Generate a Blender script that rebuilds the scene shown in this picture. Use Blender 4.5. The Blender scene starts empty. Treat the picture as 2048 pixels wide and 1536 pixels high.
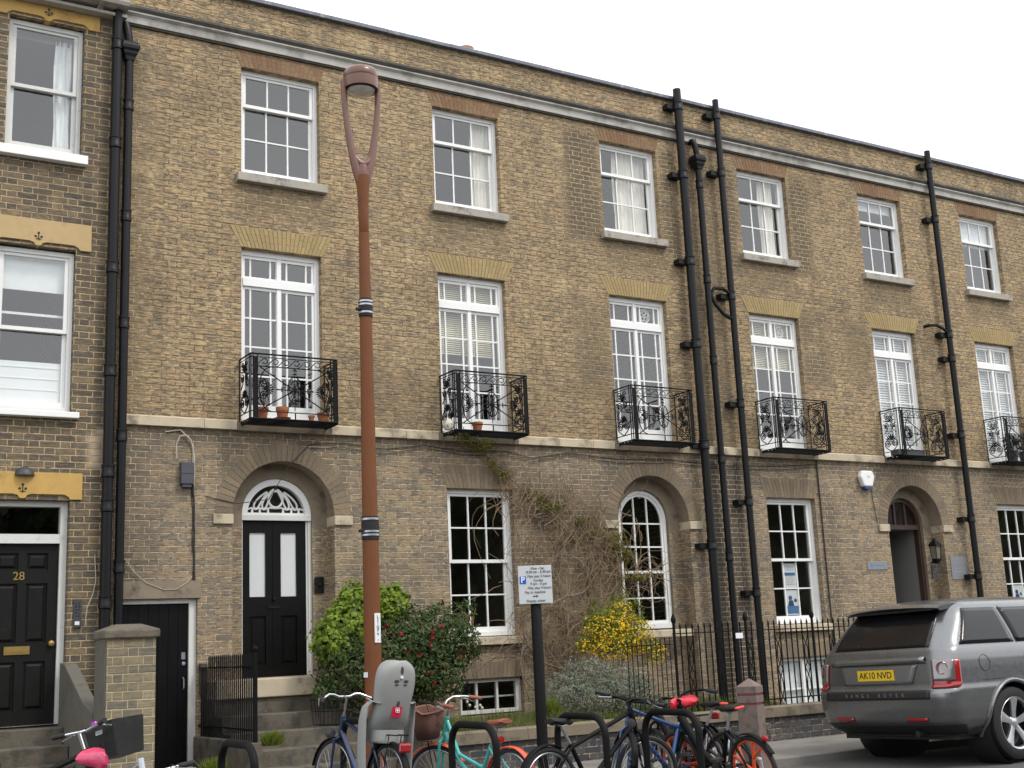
import bpy, bmesh, math, random
from mathutils import Vector, Matrix, Euler
random.seed(7)
S = bpy.context.scene
COL = S.collection
PI = math.pi
rad = math.radians

# ------------------------------------------------------------------ camera
CAM_C = Vector((-5.601378584, -14.777583059, 1.348901498))
CAM_R = [Vector((0.857259738, -0.512927291, -0.044847919)),   # right
         Vector((0.068579362, 0.200074517, -0.977377644)),    # down
         Vector((0.510296593, 0.834790861, 0.206692055))]     # forward
FPX = 2486.248
cam = bpy.data.cameras.new('camera')
cam.sensor_width = 36.0
cam.lens = 36.0 * FPX / 2048.0
cam.clip_start = 0.1
cam.clip_end = 2000.0
cam_o = bpy.data.objects.new('camera', cam)
COL.objects.link(cam_o)
rx, dn, fw = CAM_R
cam_o.matrix_world = Matrix(((rx.x, -dn.x, -fw.x, CAM_C.x), (rx.y, -dn.y, -fw.y, CAM_C.y),
                             (rx.z, -dn.z, -fw.z, CAM_C.z), (0, 0, 0, 1)))
S.camera = cam_o

# ------------------------------------------------------------------ overcast sky and sun
SUN_EL, SUN_AZ = rad(52), rad(150)      # azimuth clockwise from +Y: in front of the terrace, a little to the right
w = bpy.data.worlds.new('World')
S.world = w
w.use_nodes = True
nt = w.node_tree
nt.nodes.clear()
wo = nt.nodes.new('ShaderNodeOutputWorld')
bg = nt.nodes.new('ShaderNodeBackground')
bg.inputs['Strength'].default_value = 0.1
sky = nt.nodes.new('ShaderNodeTexSky')
sky.sky_type = 'NISHITA'
sky.sun_disc = False
sky.sun_elevation = SUN_EL
sky.sun_rotation = SUN_AZ
cl = nt.nodes.new('ShaderNodeTexNoise')
cl.inputs['Scale'].default_value = 2.2
cl.inputs['Detail'].default_value = 5
tc = nt.nodes.new('ShaderNodeTexCoord')
nt.links.new(tc.outputs['Generated'], cl.inputs['Vector'])
cr = nt.nodes.new('ShaderNodeValToRGB')
cr.color_ramp.elements[0].position = 0.3
cr.color_ramp.elements[0].color = (11.6, 12.2, 13.0, 1)
cr.color_ramp.elements[1].position = 0.7
cr.color_ramp.elements[1].color = (17.5, 17.6, 17.8, 1)
nt.links.new(cl.outputs['Fac'], cr.inputs['Fac'])
mx = nt.nodes.new('ShaderNodeMix')
mx.data_type = 'RGBA'
mx.inputs['Factor'].default_value = 0.9
nt.links.new(sky.outputs['Color'], mx.inputs['A'])
nt.links.new(cr.outputs['Color'], mx.inputs['B'])
nt.links.new(mx.outputs['Result'], bg.inputs['Color'])
nt.links.new(bg.outputs['Background'], wo.inputs['Surface'])
sun = bpy.data.lights.new('sun', 'SUN')
sun.energy = 1.5
sun.angle = rad(12)
sun.color = (1.0, 0.95, 0.88)
sun_o = bpy.data.objects.new('sun', sun)
COL.objects.link(sun_o)
sd = Vector((math.sin(SUN_AZ) * math.cos(SUN_EL), math.cos(SUN_AZ) * math.cos(SUN_EL), math.sin(SUN_EL)))
sun_o.rotation_euler = sd.to_track_quat('Z', 'Y').to_euler()
sun_o.location = (0, -20, 30)
S.view_settings.view_transform = 'Standard'
S.view_settings.look = 'None'
S.view_settings.exposure = 0.32
S.view_settings.gamma = 1.0
S.cycles.max_bounces = 8
S.cycles.transparent_max_bounces = 12

# ------------------------------------------------------------------ measuring helpers (photo pixel -> point at a real depth)
def ray(u, v):
    return rx * ((u - 1024) / FPX) + dn * ((v - 768) / FPX) + fw
def at(u, v, Y):
    r = ray(u, v)
    return CAM_C + r * ((Y - CAM_C.y) / r.y)
def atz(u, v, Z):
    r = ray(u, v)
    return CAM_C + r * ((Z - CAM_C.z) / r.z)

# ------------------------------------------------------------------ mesh builder
class MB:
    def __init__(s):
        s.v = []; s.f = []; s.m = []; s.s = []; s.M = None; s.mi = 0; s.uv = None
    def _add(s, vs, fs, smooth=False):
        b = len(s.v)
        for p in vs:
            p = Vector(p)
            s.v.append(s.M @ p if s.M is not None else p)
        for f in fs:
            s.f.append([b + i for i in f]); s.m.append(s.mi); s.s.append(smooth)
        return s
    def box(s, x0, x1, y0, y1, z0, z1):
        return s._add([(x0, y0, z0), (x1, y0, z0), (x1, y1, z0), (x0, y1, z0), (x0, y0, z1), (x1, y0, z1), (x1, y1, z1), (x0, y1, z1)],
                      [(0, 3, 2, 1), (4, 5, 6, 7), (0, 1, 5, 4), (1, 2, 6, 5), (2, 3, 7, 6), (3, 0, 4, 7)])
    def poly(s, pts, smooth=False):
        return s._add(pts, [tuple(range(len(pts)))], smooth)
    def prism(s, pts, y0, y1):            # polygon in (x, z), counter-clockwise seen from -Y
        n = len(pts)
        vs = [(x, y0, z) for x, z in pts] + [(x, y1, z) for x, z in pts]
        fs = [tuple(range(n)), tuple(range(2 * n - 1, n - 1, -1))]
        for i in range(n):
            j = (i + 1) % n
            fs.append((i, n + i, n + j, j))
        return s._add(vs, fs)
    def extrude_x(s, pts, x0, x1):        # polygon in (y, z)
        n = len(pts)
        vs = [(x0, y, z) for y, z in pts] + [(x1, y, z) for y, z in pts]
        fs = [tuple(range(n)), tuple(range(2 * n - 1, n - 1, -1))]
        for i in range(n):
            j = (i + 1) % n
            fs.append((i, n + i, n + j, j))
        return s._add(vs, fs)
    def tube(s, pts, r, n=8, closed=False, smooth=True, cap=True, flat=1.0):
        pts = [Vector(p) for p in pts]
        k = len(pts)
        rs = r if isinstance(r, (list, tuple)) else [r] * k
        vs = []; prev = None
        for i, p in enumerate(pts):
            if closed:
                t = pts[(i + 1) % k] - pts[i - 1]
            else:
                t = pts[min(i + 1, k - 1)] - pts[max(i - 1, 0)]
            if t.length < 1e-9: t = Vector((0, 0, 1))
            t.normalize()
            if prev is None:
                a = Vector((0, 1, 0)) if abs(t.y) < 0.9 else Vector((1, 0, 0))
                u = t.cross(a).normalized()
            else:
                u = prev - t * prev.dot(t)
                u = u.normalized() if u.length > 1e-6 else t.orthogonal().normalized()
            prev = u
            w_ = t.cross(u)
            for j in range(n):
                a = 2 * PI * (j + 0.5) / n
                vs.append(p + u * (math.cos(a) * rs[i]) + w_ * (math.sin(a) * rs[i] * flat))
        fs = []
        for i in range(k if closed else k - 1):
            i2 = (i + 1) % k
            for j in range(n):
                j2 = (j + 1) % n
                fs.append((i * n + j, i * n + j2, i2 * n + j2, i2 * n + j))
        if cap and not closed:
            fs.append(tuple(range(n - 1, -1, -1)))
            fs.append(tuple(range((k - 1) * n, k * n)))
        return s._add(vs, fs, smooth)
    def lathe(s, prof, n=24, c=(0, 0, 0), axis='z', smooth=True, cap=True):
        c = Vector(c); vs = []; k = len(prof)
        for r, h in prof:
            for j in range(n):
                a = 2 * PI * j / n
                if axis == 'z': q = (r * math.cos(a), r * math.sin(a), h)
                elif axis == 'y': q = (r * math.cos(a), h, r * math.sin(a))
                else: q = (h, r * math.cos(a), r * math.sin(a))
                vs.append(c + Vector(q))
        fs = []
        for i in range(k - 1):
            for j in range(n):
                j2 = (j + 1) % n
                fs.append((i * n + j, i * n + j2, (i + 1) * n + j2, (i + 1) * n + j))
        if cap and prof[0][0] > 1e-6: fs.append(tuple(range(n - 1, -1, -1)))
        if cap and prof[-1][0] > 1e-6: fs.append(tuple(range((k - 1) * n, k * n)))
        return s._add(vs, fs, smooth)
    def rings(s, rings, closed=True, smooth=True, cap=True):   # loft between rings of equal length
        n = len(rings[0]); vs = [p for r in rings for p in r]; fs = []
        for i in range(len(rings) - 1):
            for j in range(n if closed else n - 1):
                j2 = (j + 1) % n
                fs.append((i * n + j, i * n + j2, (i + 1) * n + j2, (i + 1) * n + j))
        if cap and closed:
            fs.append(tuple(range(n - 1, -1, -1)))
            fs.append(tuple(range((len(rings) - 1) * n, len(rings) * n)))
        return s._add(vs, fs, smooth)
    def ball(s, c, r, n=10, sz=1.0):
        k = max(4, n // 2 + 1)
        pr = [(max(1e-7, r * math.sin(PI * i / k)), -r * sz * math.cos(PI * i / k)) for i in range(k + 1)]
        return s.lathe(pr, n, c)
    def build(s, name, mats, parent=None, smooth_angle=40, bevel=0, origin=None, recalc=True):
        me = bpy.data.meshes.new(name)
        org = Vector((0, 0, 0))
        if origin is not None: org = Vector(origin)
        elif parent is not None: org = ORG.get(parent.name, Vector((0, 0, 0)))
        me.from_pydata([tuple(p - org) for p in s.v], [], s.f)
        if not isinstance(mats, (list, tuple)): mats = [mats]
        for m_ in mats: me.materials.append(m_)
        me.polygons.foreach_set('material_index', s.m)
        me.polygons.foreach_set('use_smooth', s.s)
        if recalc:
            bm = bmesh.new(); bm.from_mesh(me)
            bmesh.ops.recalc_face_normals(bm, faces=bm.faces)
            bm.to_mesh(me); bm.free()
        me.update()
        if any(s.s): me.set_sharp_from_angle(angle=rad(smooth_angle))
        o = bpy.data.objects.new(name, me)
        COL.objects.link(o)
        if parent is not None:
            o.parent = parent
            ORG[o.name] = org
        else:
            o.location = org
            ORG[o.name] = org
        if bevel:
            bv = o.modifiers.new('bevel', 'BEVEL'); bv.width = bevel; bv.segments = 2; bv.limit_method = 'ANGLE'; bv.angle_limit = rad(50)
        return o
ORG = {}
def tag(o, label, cat, group=None):
    o['label'] = label; o['category'] = cat
    if group: o['group'] = group
    return o
def thing(name, label, cat, loc=(0, 0, 0), rotz=0.0, group=None, local=False, rot=None):
    o = bpy.data.objects.new(name, None)
    o.empty_display_size = 0.2
    COL.objects.link(o)
    o.location = loc
    o.rotation_euler = rot if rot else (0, 0, rotz)
    ORG[o.name] = Vector((0, 0, 0)) if local else Vector(loc)
    return tag(o, label, cat, group)
def struct(o, kind='structure'):
    o['kind'] = kind
    return o
def copy_tree(o, parent=None):
    c = o.copy(); COL.objects.link(c)
    if parent is not None: c.parent = parent
    ORG[c.name] = ORG.get(o.name, Vector((0, 0, 0)))
    for ch in list(o.children): copy_tree(ch, c)
    return c
def text(body, size, parent, loc, rot, m_, name='lettering', align='CENTER', extr=0.0008, spacing=1.0, offset=0.0):
    cu = bpy.data.curves.new(name, 'FONT')
    cu.body = body; cu.size = size; cu.align_x = align; cu.align_y = 'CENTER'; cu.extrude = extr; cu.space_character = spacing
    cu.offset = offset
    t = bpy.data.objects.new(name + '_src', cu)
    COL.objects.link(t)
    dg = bpy.context.evaluated_depsgraph_get()
    me = bpy.data.meshes.new_from_object(t.evaluated_get(dg))
    bpy.data.objects.remove(t, do_unlink=True)
    me.materials.clear(); me.materials.append(m_)
    o = bpy.data.objects.new(name, me)
    COL.objects.link(o)
    if parent is not None: o.parent = parent
    o.location = Vector(loc) - (ORG.get(parent.name, Vector((0, 0, 0))) if parent is not None else Vector((0, 0, 0)))
    o.rotation_euler = rot
    return o
FACE = (rad(90), 0, 0)      # text that faces the street

# ------------------------------------------------------------------ materials
class NT:
    def __init__(s, name):
        s.mat = bpy.data.materials.new(name); s.mat.use_nodes = True
        s.t = s.mat.node_tree; s.t.nodes.clear()
        s.out = s.n('ShaderNodeOutputMaterial')
        s.p = s.n('ShaderNodeBsdfPrincipled')
        s.l(s.p.outputs[0], s.out.inputs['Surface'])
    def n(s, t): return s.t.nodes.new(t)
    def l(s, a, b): s.t.links.new(a, b)
    def put(s, sock, val):
        if hasattr(val, 'is_linked') or isinstance(val, bpy.types.NodeSocket): s.l(val, sock)
        else: sock.default_value = val
    def m(s, op, a, b=0.0, c=None):
        q = s.n('ShaderNodeMath'); q.operation = op
        s.put(q.inputs[0], a); s.put(q.inputs[1], b)
        if c is not None: s.put(q.inputs[2], c)
        return q.outputs[0]
    def mix(s, f, a, b, mode='MIX'):
        q = s.n('ShaderNodeMix'); q.data_type = 'RGBA'; q.blend_type = mode
        s.put(q.inputs['Factor'], f)
        for k, val in (('A', a), ('B', b)):
            if isinstance(val, (tuple, list)): val = tuple(val)[:3] + (1,)
            s.put([i for i in q.inputs if i.name == k and i.type == 'RGBA'][0], val)
        return [o for o in q.outputs if o.type == 'RGBA'][0]
    def obj(s):
        return s.n('ShaderNodeTexCoord').outputs['Object']
    def geo(s):
        return s.n('ShaderNodeNewGeometry')
    def noise(s, vec, scale, detail=4, rough=0.55, dim='3D'):
        q = s.n('ShaderNodeTexNoise'); q.inputs['Scale'].default_value = scale; q.inputs['Detail'].default_value = detail
        q.inputs['Roughness'].default_value = rough
        if vec is not None: s.l(vec, q.inputs['Vector'])
        return q.outputs['Fac']
    def ramp(s, f, stops, interp='LINEAR'):
        q = s.n('ShaderNodeValToRGB'); q.color_ramp.interpolation = interp
        e = q.color_ramp.elements
        while len(e) < len(stops): e.new(0.5)
        for i, (pos, c) in enumerate(stops):
            e[i].position = pos
            e[i].color = (c[0], c[1], c[2], 1) if isinstance(c, (tuple, list)) else (c, c, c, 1)
        s.l(f, q.inputs['Fac'])
        return q.outputs['Color']
    def step(s, f, a, b):
        q = s.n('ShaderNodeMapRange'); q.interpolation_type = 'SMOOTHSTEP'
        s.l(f, q.inputs['Value']); q.inputs['From Min'].default_value = a; q.inputs['From Max'].default_value = b
        return q.outputs['Result']
    def bump(s, h, dist=0.01, strength=0.6):
        q = s.n('ShaderNodeBump'); q.inputs['Distance'].default_value = dist; q.inputs['Strength'].default_value = strength
        s.l(h, q.inputs['Height']); s.l(q.outputs[0], s.p.inputs['Normal'])
    def scale(s, vec, sc):
        q = s.n('ShaderNodeVectorMath'); q.operation = 'MULTIPLY'; s.l(vec, q.inputs[0]); q.inputs[1].default_value = sc
        return q.outputs[0]

def mk(name, col, rough=0.6, metal=0.0, var=0.15, scale=6.0, bump=0.0, bscale=60.0, coat=0.0, spec=0.5, dirt=None, dirtscale=3.0, dirtamt=(0.5, 0.7)):
    N = NT(name); P = N.p
    P.inputs['Roughness'].default_value = rough; P.inputs['Metallic'].default_value = metal
    P.inputs['Specular IOR Level'].default_value = spec
    P.inputs['Coat Weight'].default_value = coat; P.inputs['Coat Roughness'].default_value = 0.05
    v = N.obj()
    f = N.noise(v, scale, 5)
    c = N.mix(f, tuple(x * (1 - var) for x in col), tuple(min(1, x * (1 + var)) for x in col))
    if dirt:
        d = N.step(N.noise(v, dirtscale, 6, 0.65), *dirtamt)
        c = N.mix(d, c, dirt)
    N.l(c, P.inputs['Base Color'])
    r = N.noise(v, scale * 3, 3)
    N.l(N.m('MULTIPLY_ADD', r, 0.2, rough - 0.1), P.inputs['Roughness'])
    if bump: N.bump(N.noise(v, bscale, 4), bump, 0.6)
    return N.mat

def brick(name, cols, mortar, row=0.075, per=0.345, jt=0.0055, dark=0.35, soot=(0.05, 0.045, 0.04), sootamt=0.5, mort_hi=None, rough_edge=0.010, bump=0.012, sc=1.0, streak=0.5, darkj=0.5, zones=(), zone_col=(.085, .072, .054)):
    """Flemish bond: a stretcher and a header alternate in every course."""
    N = NT(name); P = N.p
    P.inputs['Roughness'].default_value = 0.9
    P.inputs['Specular IOR Level'].default_value = 0.25
    v = N.obj()
    geo = N.geo().outputs['Position']
    sep = N.n('ShaderNodeSeparateXYZ'); N.l(geo, sep.inputs[0])
    wob = N.m('SUBTRACT', N.noise(geo, 14.0, 3), 0.5)
    wob2 = N.m('SUBTRACT', N.noise(geo, 45.0, 3), 0.5)
    u = N.m('ADD', sep.outputs['X'], sep.outputs['Y'])
    u = N.m('MULTIPLY_ADD', wob, rough_edge * 1.6, u)
    z = N.m('MULTIPLY_ADD', wob, rough_edge, sep.outputs['Z'])
    z = N.m('MULTIPLY_ADD', wob2, rough_edge * 0.7, z)
    zr = N.m('DIVIDE', z, row)
    ri = N.m('FLOOR', zr); t = N.m('FRACT', zr)
    u2 = N.m('DIVIDE', u, per)
    u2 = N.m('ADD', u2, N.m('MULTIPLY', N.m('MODULO', N.m('ABSOLUTE', ri), 2.0), 0.5))
    k = N.m('FLOOR', u2); f = N.m('FRACT', u2)
    hd = N.m('GREATER_THAN', f, 0.667)
    fs = N.m('DIVIDE', f, 0.667); fh = N.m('DIVIDE', N.m('SUBTRACT', f, 0.667), 0.333)
    # distance to the joint
    def edge(a, wdt): return N.m('MULTIPLY', N.m('MINIMUM', a, N.m('SUBTRACT', 1.0, a)), wdt)
    ds = edge(fs, per * 0.667); dh = edge(fh, per * 0.333)
    dx = N.m('ADD', N.m('MULTIPLY', ds, N.m('SUBTRACT', 1.0, hd)), N.m('MULTIPLY', dh, hd))
    dz = edge(t, row)
    e = N.m('MINIMUM', dx, dz)
    jn = N.m('MULTIPLY_ADD', N.noise(geo, 26.0, 4, 0.65), 2.2, -0.1)
    mort = N.m('SUBTRACT', 1.0, N.step(N.m('DIVIDE', e, jn), jt * 0.55, jt * 1.35))
    idv = N.n('ShaderNodeCombineXYZ')
    N.l(N.m('MULTIPLY_ADD', k, 2.0, hd), idv.inputs[0]); N.l(ri, idv.inputs[1])
    wn = N.n('ShaderNodeTexWhiteNoise'); wn.noise_dimensions = '2D'; N.l(idv.outputs[0], wn.inputs['Vector'])
    rnd = wn.outputs['Value']
    rnd2 = N.n('ShaderNodeSeparateColor'); N.l(wn.outputs['Color'], rnd2.inputs[0])
    n_ = len(cols)
    c = N.ramp(rnd, [(i / n_, q) for i, q in enumerate(cols)], 'CONSTANT')
    zm = None
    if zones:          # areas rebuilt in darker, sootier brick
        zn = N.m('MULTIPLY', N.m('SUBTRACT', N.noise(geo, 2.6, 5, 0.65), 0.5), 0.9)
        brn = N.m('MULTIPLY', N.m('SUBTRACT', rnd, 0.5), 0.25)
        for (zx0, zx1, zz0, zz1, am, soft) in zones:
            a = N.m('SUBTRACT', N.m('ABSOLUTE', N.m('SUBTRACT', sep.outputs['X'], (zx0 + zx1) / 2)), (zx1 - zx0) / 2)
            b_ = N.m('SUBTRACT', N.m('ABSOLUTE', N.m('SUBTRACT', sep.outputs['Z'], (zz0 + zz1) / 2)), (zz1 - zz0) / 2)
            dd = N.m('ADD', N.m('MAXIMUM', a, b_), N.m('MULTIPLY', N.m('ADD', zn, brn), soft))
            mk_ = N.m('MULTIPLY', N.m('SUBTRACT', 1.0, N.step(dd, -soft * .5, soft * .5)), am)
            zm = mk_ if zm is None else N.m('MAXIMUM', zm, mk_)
    # within-brick variation: streaks along the bed
    st = N.noise(N.scale(geo, (9.0, 9.0, 55.0)), 1.0, 6, 0.7)
    c = N.mix(N.m('MULTIPLY', N.step(st, 0.40, 0.64), streak), c, tuple(min(1, q * 1.75) for q in cols[0]))
    c = N.mix(N.m('MULTIPLY', N.step(st, 0.60, 0.36), dark), c, soot)
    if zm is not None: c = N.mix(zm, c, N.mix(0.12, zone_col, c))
    big = N.noise(geo, 0.55, 6, 0.62)
    mid = N.noise(geo, 3.0, 5, 0.6)
    mhi = mort_hi or tuple(min(1, q * 1.5) for q in mortar)
    fleck = N.noise(N.scale(geo, (16.0, 16.0, 38.0)), 1.0, 5, 0.7)
    mc = N.mix(N.step(fleck, darkj - 0.06, darkj + 0.08), tuple(q * 0.30 for q in mortar), mhi)  # dark share of the joints paints in the shade of recessed mortar
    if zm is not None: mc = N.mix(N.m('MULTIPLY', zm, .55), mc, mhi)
    c = N.mix(N.m('MULTIPLY', mort, N.m('MULTIPLY_ADD', N.step(mid, 0.3, 0.6), 0.5, 0.5)), c, mc)
    so = N.m('MULTIPLY', N.step(N.m('ADD', N.m('MULTIPLY', big, 0.7), N.m('MULTIPLY', mid, 0.3)), 0.44, 0.68), sootamt)
    c = N.mix(so, c, N.mix(0.55, c, soot))
    run = N.noise(N.scale(geo, (3.5, 3.5, .28)), 1.0, 5, 0.6)       # rain streaks
    c = N.mix(N.m('MULTIPLY', N.step(run, 0.50, 0.72), 0.45), c, N.mix(0.5, c, soot))
    pale = N.noise(geo, 1.3, 6, 0.7)                               # repointed and limed patches
    c = N.mix(N.m('MULTIPLY', N.m('MULTIPLY', N.step(pale, 0.54, 0.68), N.step(fleck, 0.40, 0.58)), 0.38), c, mhi)
    N.l(c, P.inputs['Base Color'])
    h = N.m('SUBTRACT', N.m('MULTIPLY_ADD', st, 0.6, N.m('MULTIPLY', rnd2.outputs[1], 0.25)), N.m('MULTIPLY', mort, 0.7))
    N.bump(h, bump, 0.9)
    return N.mat

def island(name, cols, rough=0.85, var=0.3, scale=30, trans=0.0, bump=0.0, spec=0.3):
    """colour picked per loose piece: voussoirs, leaves, twigs"""
    N = NT(name); P = N.p
    g = N.geo()
    r = g.outputs['Random Per Island']
    n_ = len(cols)
    c = N.ramp(r, [(i / max(1, n_ - 1), q) for i, q in enumerate(cols)])
    f = N.noise(g.outputs['Position'], scale, 4)
    c = N.mix(N.m('MULTIPLY', f, var * 2), c, N.mix(0.65, c, (0.02, 0.02, 0.018)))
    N.l(c, P.inputs['Base Color'])
    P.inputs['Roughness'].default_value = rough; P.inputs['Specular IOR Level'].default_value = spec
    if trans:
        P.inputs['Subsurface Weight'].default_value = 0.0
        tr = N.n('ShaderNodeBsdfTranslucent'); N.l(c, tr.inputs['Color'])
        ms = N.n('ShaderNodeMixShader'); ms.inputs[0].default_value = trans
        N.l(P.outputs[0], ms.inputs[1]); N.l(tr.outputs[0], ms.inputs[2]); N.l(ms.outputs[0], N.out.inputs['Surface'])
    if bump: N.bump(f, bump, 0.7)
    return N.mat

def glass(name, refl=2.0, tint=(0.93, 0.95, 0.95), wave=0.0009):
    N = NT(name)
    N.t.nodes.remove(N.p)
    tr = N.n('ShaderNodeBsdfTransparent'); tr.inputs[0].default_value = tint + (1,)
    gl = N.n('ShaderNodeBsdfGlossy'); gl.inputs['Roughness'].default_value = 0.015
    g_ = N.geo(); dt = N.n('ShaderNodeVectorMath'); dt.operation = 'DOT_PRODUCT'      # Schlick, the same from both sides of the pane
    N.l(g_.outputs['Incoming'], dt.inputs[0]); N.l(g_.outputs['Normal'], dt.inputs[1])
    cs = N.m('SUBTRACT', 1.0, N.m('ABSOLUTE', dt.outputs['Value']))
    fr = N.m('MULTIPLY_ADD', N.m('POWER', cs, 5.0), 0.96, 0.04)
    bp = N.n('ShaderNodeBump'); bp.inputs['Distance'].default_value = wave; bp.inputs['Strength'].default_value = 1.0
    N.l(N.noise(N.obj(), 5.0, 2), bp.inputs['Height'])
    N.l(bp.outputs[0], gl.inputs['Normal'])
    ms = N.n('ShaderNodeMixShader')
    N.l(N.m('MINIMUM', N.m('MULTIPLY', fr, refl), 1.0), ms.inputs[0])
    N.l(tr.outputs[0], ms.inputs[1]); N.l(gl.outputs[0], ms.inputs[2]); N.l(ms.outputs[0], N.out.inputs['Surface'])
    return N.mat

# upper storeys: yellow-brown gault brick; ground floor: the same brick under more soot
M = {}
CXS = [0.0, 2.841, 5.779, 8.583, 11.408, 14.12]
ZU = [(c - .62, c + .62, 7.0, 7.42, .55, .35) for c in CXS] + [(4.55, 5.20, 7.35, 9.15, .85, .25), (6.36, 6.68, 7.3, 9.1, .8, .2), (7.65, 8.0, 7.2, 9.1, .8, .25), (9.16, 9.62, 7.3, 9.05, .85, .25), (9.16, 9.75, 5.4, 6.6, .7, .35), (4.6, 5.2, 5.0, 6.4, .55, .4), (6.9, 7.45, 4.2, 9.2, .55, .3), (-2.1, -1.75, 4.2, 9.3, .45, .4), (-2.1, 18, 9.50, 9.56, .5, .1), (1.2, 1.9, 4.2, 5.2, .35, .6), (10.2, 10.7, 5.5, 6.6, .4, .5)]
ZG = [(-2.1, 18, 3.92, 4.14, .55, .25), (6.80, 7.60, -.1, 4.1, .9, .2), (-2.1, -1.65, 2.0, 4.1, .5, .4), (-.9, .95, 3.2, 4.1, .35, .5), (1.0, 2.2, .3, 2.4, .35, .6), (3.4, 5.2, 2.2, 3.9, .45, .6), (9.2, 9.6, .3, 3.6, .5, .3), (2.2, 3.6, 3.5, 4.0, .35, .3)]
M['brick_up'] = brick('brick upper', [(.395, .287, .163), (.355, .256, .149), (.315, .23, .14), (.42, .308, .174), (.37, .257, .15), (.235, .187, .131), (.335, .238, .144), (.385, .292, .174), (.285, .213, .135)],
                      (.46, .355, .205), soot=(.07, .057, .043), sootamt=.6, dark=.66, streak=.42, rough_edge=.013, bump=.010, jt=.0070, darkj=.55, zones=ZU)
M['brick_gf'] = brick('brick ground floor', [(.30, .232, .148), (.25, .197, .133), (.215, .176, .128), (.335, .252, .155), (.29, .21, .13), (.18, .153, .116), (.27, .208, .137)],
                      (.44, .35, .245), soot=(.075, .066, .056), sootamt=.6, dark=.45, streak=.35, rough_edge=.008, jt=.0052, darkj=.47, zones=ZG, zone_col=(.072, .063, .052))
M['brick_28'] = brick('brick left house', [(.185, .143, .095), (.12, .102, .079), (.15, .123, .088), (.235, .175, .108), (.10, .086, .07), (.165, .13, .086), (.14, .118, .088)],
                      (.36, .27, .155), soot=(.045, .04, .034), sootamt=.5, dark=.45, streak=.25, rough_edge=.007, row=.078, jt=.0065, darkj=.40, zones=[(-2.40, -2.24, 3.62, 4.0, .85, .16), (-2.30, -2.2, 4.0, 4.08, .8, .08)], zone_col=(.60, .47, .34))
M['brick_wall'] = brick('blue engineering brick', [(.062, .064, .072), (.078, .076, .08), (.052, .054, .062), (.09, .082, .078)],
                        (.26, .21, .15), soot=(.03, .03, .034), sootamt=.3, dark=.2, streak=.1, rough_edge=.003, bump=.006)
M['brick_pier'] = brick('brick gate pier', [(.25, .21, .135), (.22, .185, .12), (.165, .15, .115), (.28, .235, .15), (.145, .137, .112)],
                        (.33, .27, .17), soot=(.06, .055, .045), sootamt=.35, dark=.25, streak=.2, rough_edge=.003, per=.30, row=.084, jt=.006, darkj=.34)
M['voussoir_yellow'] = island('yellow rubbed brick', [(.44, .325, .15), (.37, .275, .13), (.47, .35, .165), (.40, .30, .145)], var=.25, bump=.004)
M['voussoir_red'] = island('orange rubbed brick', [(.32, .185, .10), (.26, .15, .085), (.36, .225, .125), (.30, .19, .11)], var=.45, bump=.004)
M['voussoir_grey'] = island('sooty arch brick', [(.27, .21, .14), (.215, .17, .12), (.33, .245, .155), (.24, .188, .13), (.285, .222, .148)], var=.4, bump=.004)
M['render'] = mk('arch render', (.225, .18, .128), .9, var=.25, scale=5, bump=.004, bscale=30, dirt=(.09, .078, .062), dirtscale=4)
M['stone'] = mk('pale stone', (.50, .42, .30), .85, var=.15, scale=8, bump=.004, bscale=50, dirt=(.20, .17, .125), dirtscale=3.5, dirtamt=(.48, .68))
M['stone_grey'] = mk('grey stone sill', (.36, .33, .28), .85, var=.2, scale=7, bump=.004, bscale=50, dirt=(.12, .11, .095), dirtscale=6, dirtamt=(.5, .72))
M['stone_dark'] = mk('weathered step stone', (.125, .106, .08), .9, var=.3, scale=6, bump=.008, bscale=40, dirt=(.06, .055, .045), dirtscale=5, dirtamt=(.42, .66))
M['stone_ochre'] = mk('ochre stone lintel', (.50, .315, .095), .85, var=.15, scale=6, bump=.003, bscale=50, dirt=(.26, .16, .055), dirtscale=3.5, dirtamt=(.5, .75))
M['stone_buff'] = mk('buff stone lintel', (.47, .335, .165), .85, var=.12, scale=6, bump=.003, bscale=50, dirt=(.27, .18, .09), dirtscale=3, dirtamt=(.52, .8))
M['cornice'] = mk('cornice stone', (.46, .44, .40), .85, var=.18, scale=5, bump=.004, bscale=40, dirt=(.21, .195, .165), dirtscale=2.2, dirtamt=(.46, .72))
M['lead'] = mk('weathered moulding', (.05, .045, .038), .85, var=.4, scale=7, bump=.004, dirt=(.10, .085, .06), dirtscale=5)
M['slate'] = mk('slate coping', (.13, .14, .17), .6, var=.25, scale=6, bump=.003, dirt=(.26, .27, .29), dirtscale=9)
M['dark_fill'] = mk('dark matt fill', (.045, .04, .034), .9, var=.3)  # near-black, used behind a fanlight and on the lintel flowers
M['white'] = mk('white gloss paint', (.80, .80, .78), .35, var=.03, scale=4)
M['white_old'] = mk('old white paint', (.62, .62, .59), .5, var=.08, scale=6, dirt=(.40, .38, .33), dirtscale=8, dirtamt=(.58, .78))
M['black_paint'] = mk('black door paint', (.0045, .0045, .0045), .4, var=.3, spec=.18)
M['black_old'] = mk('worn black door paint', (.009, .0085, .008), .48, spec=.2, var=.35, scale=8, dirt=(.03, .027, .025), dirtscale=4, dirtamt=(.62, .8))
M['iron'] = mk('black ironwork', (.0055, .0055, .006), .6, var=.4, scale=20, spec=.15)
M['pipe'] = mk('black cast iron pipe', (.006, .0062, .007), .45, spec=.25, var=.35, scale=9, dirt=(.022, .02, .018), dirtscale=5, dirtamt=(.6, .8))
M['joint'] = mk('lintel joint', (.21, .155, .085), .95, var=.3, scale=20)
M['glass'] = glass('window glass', 3.5)
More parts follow.
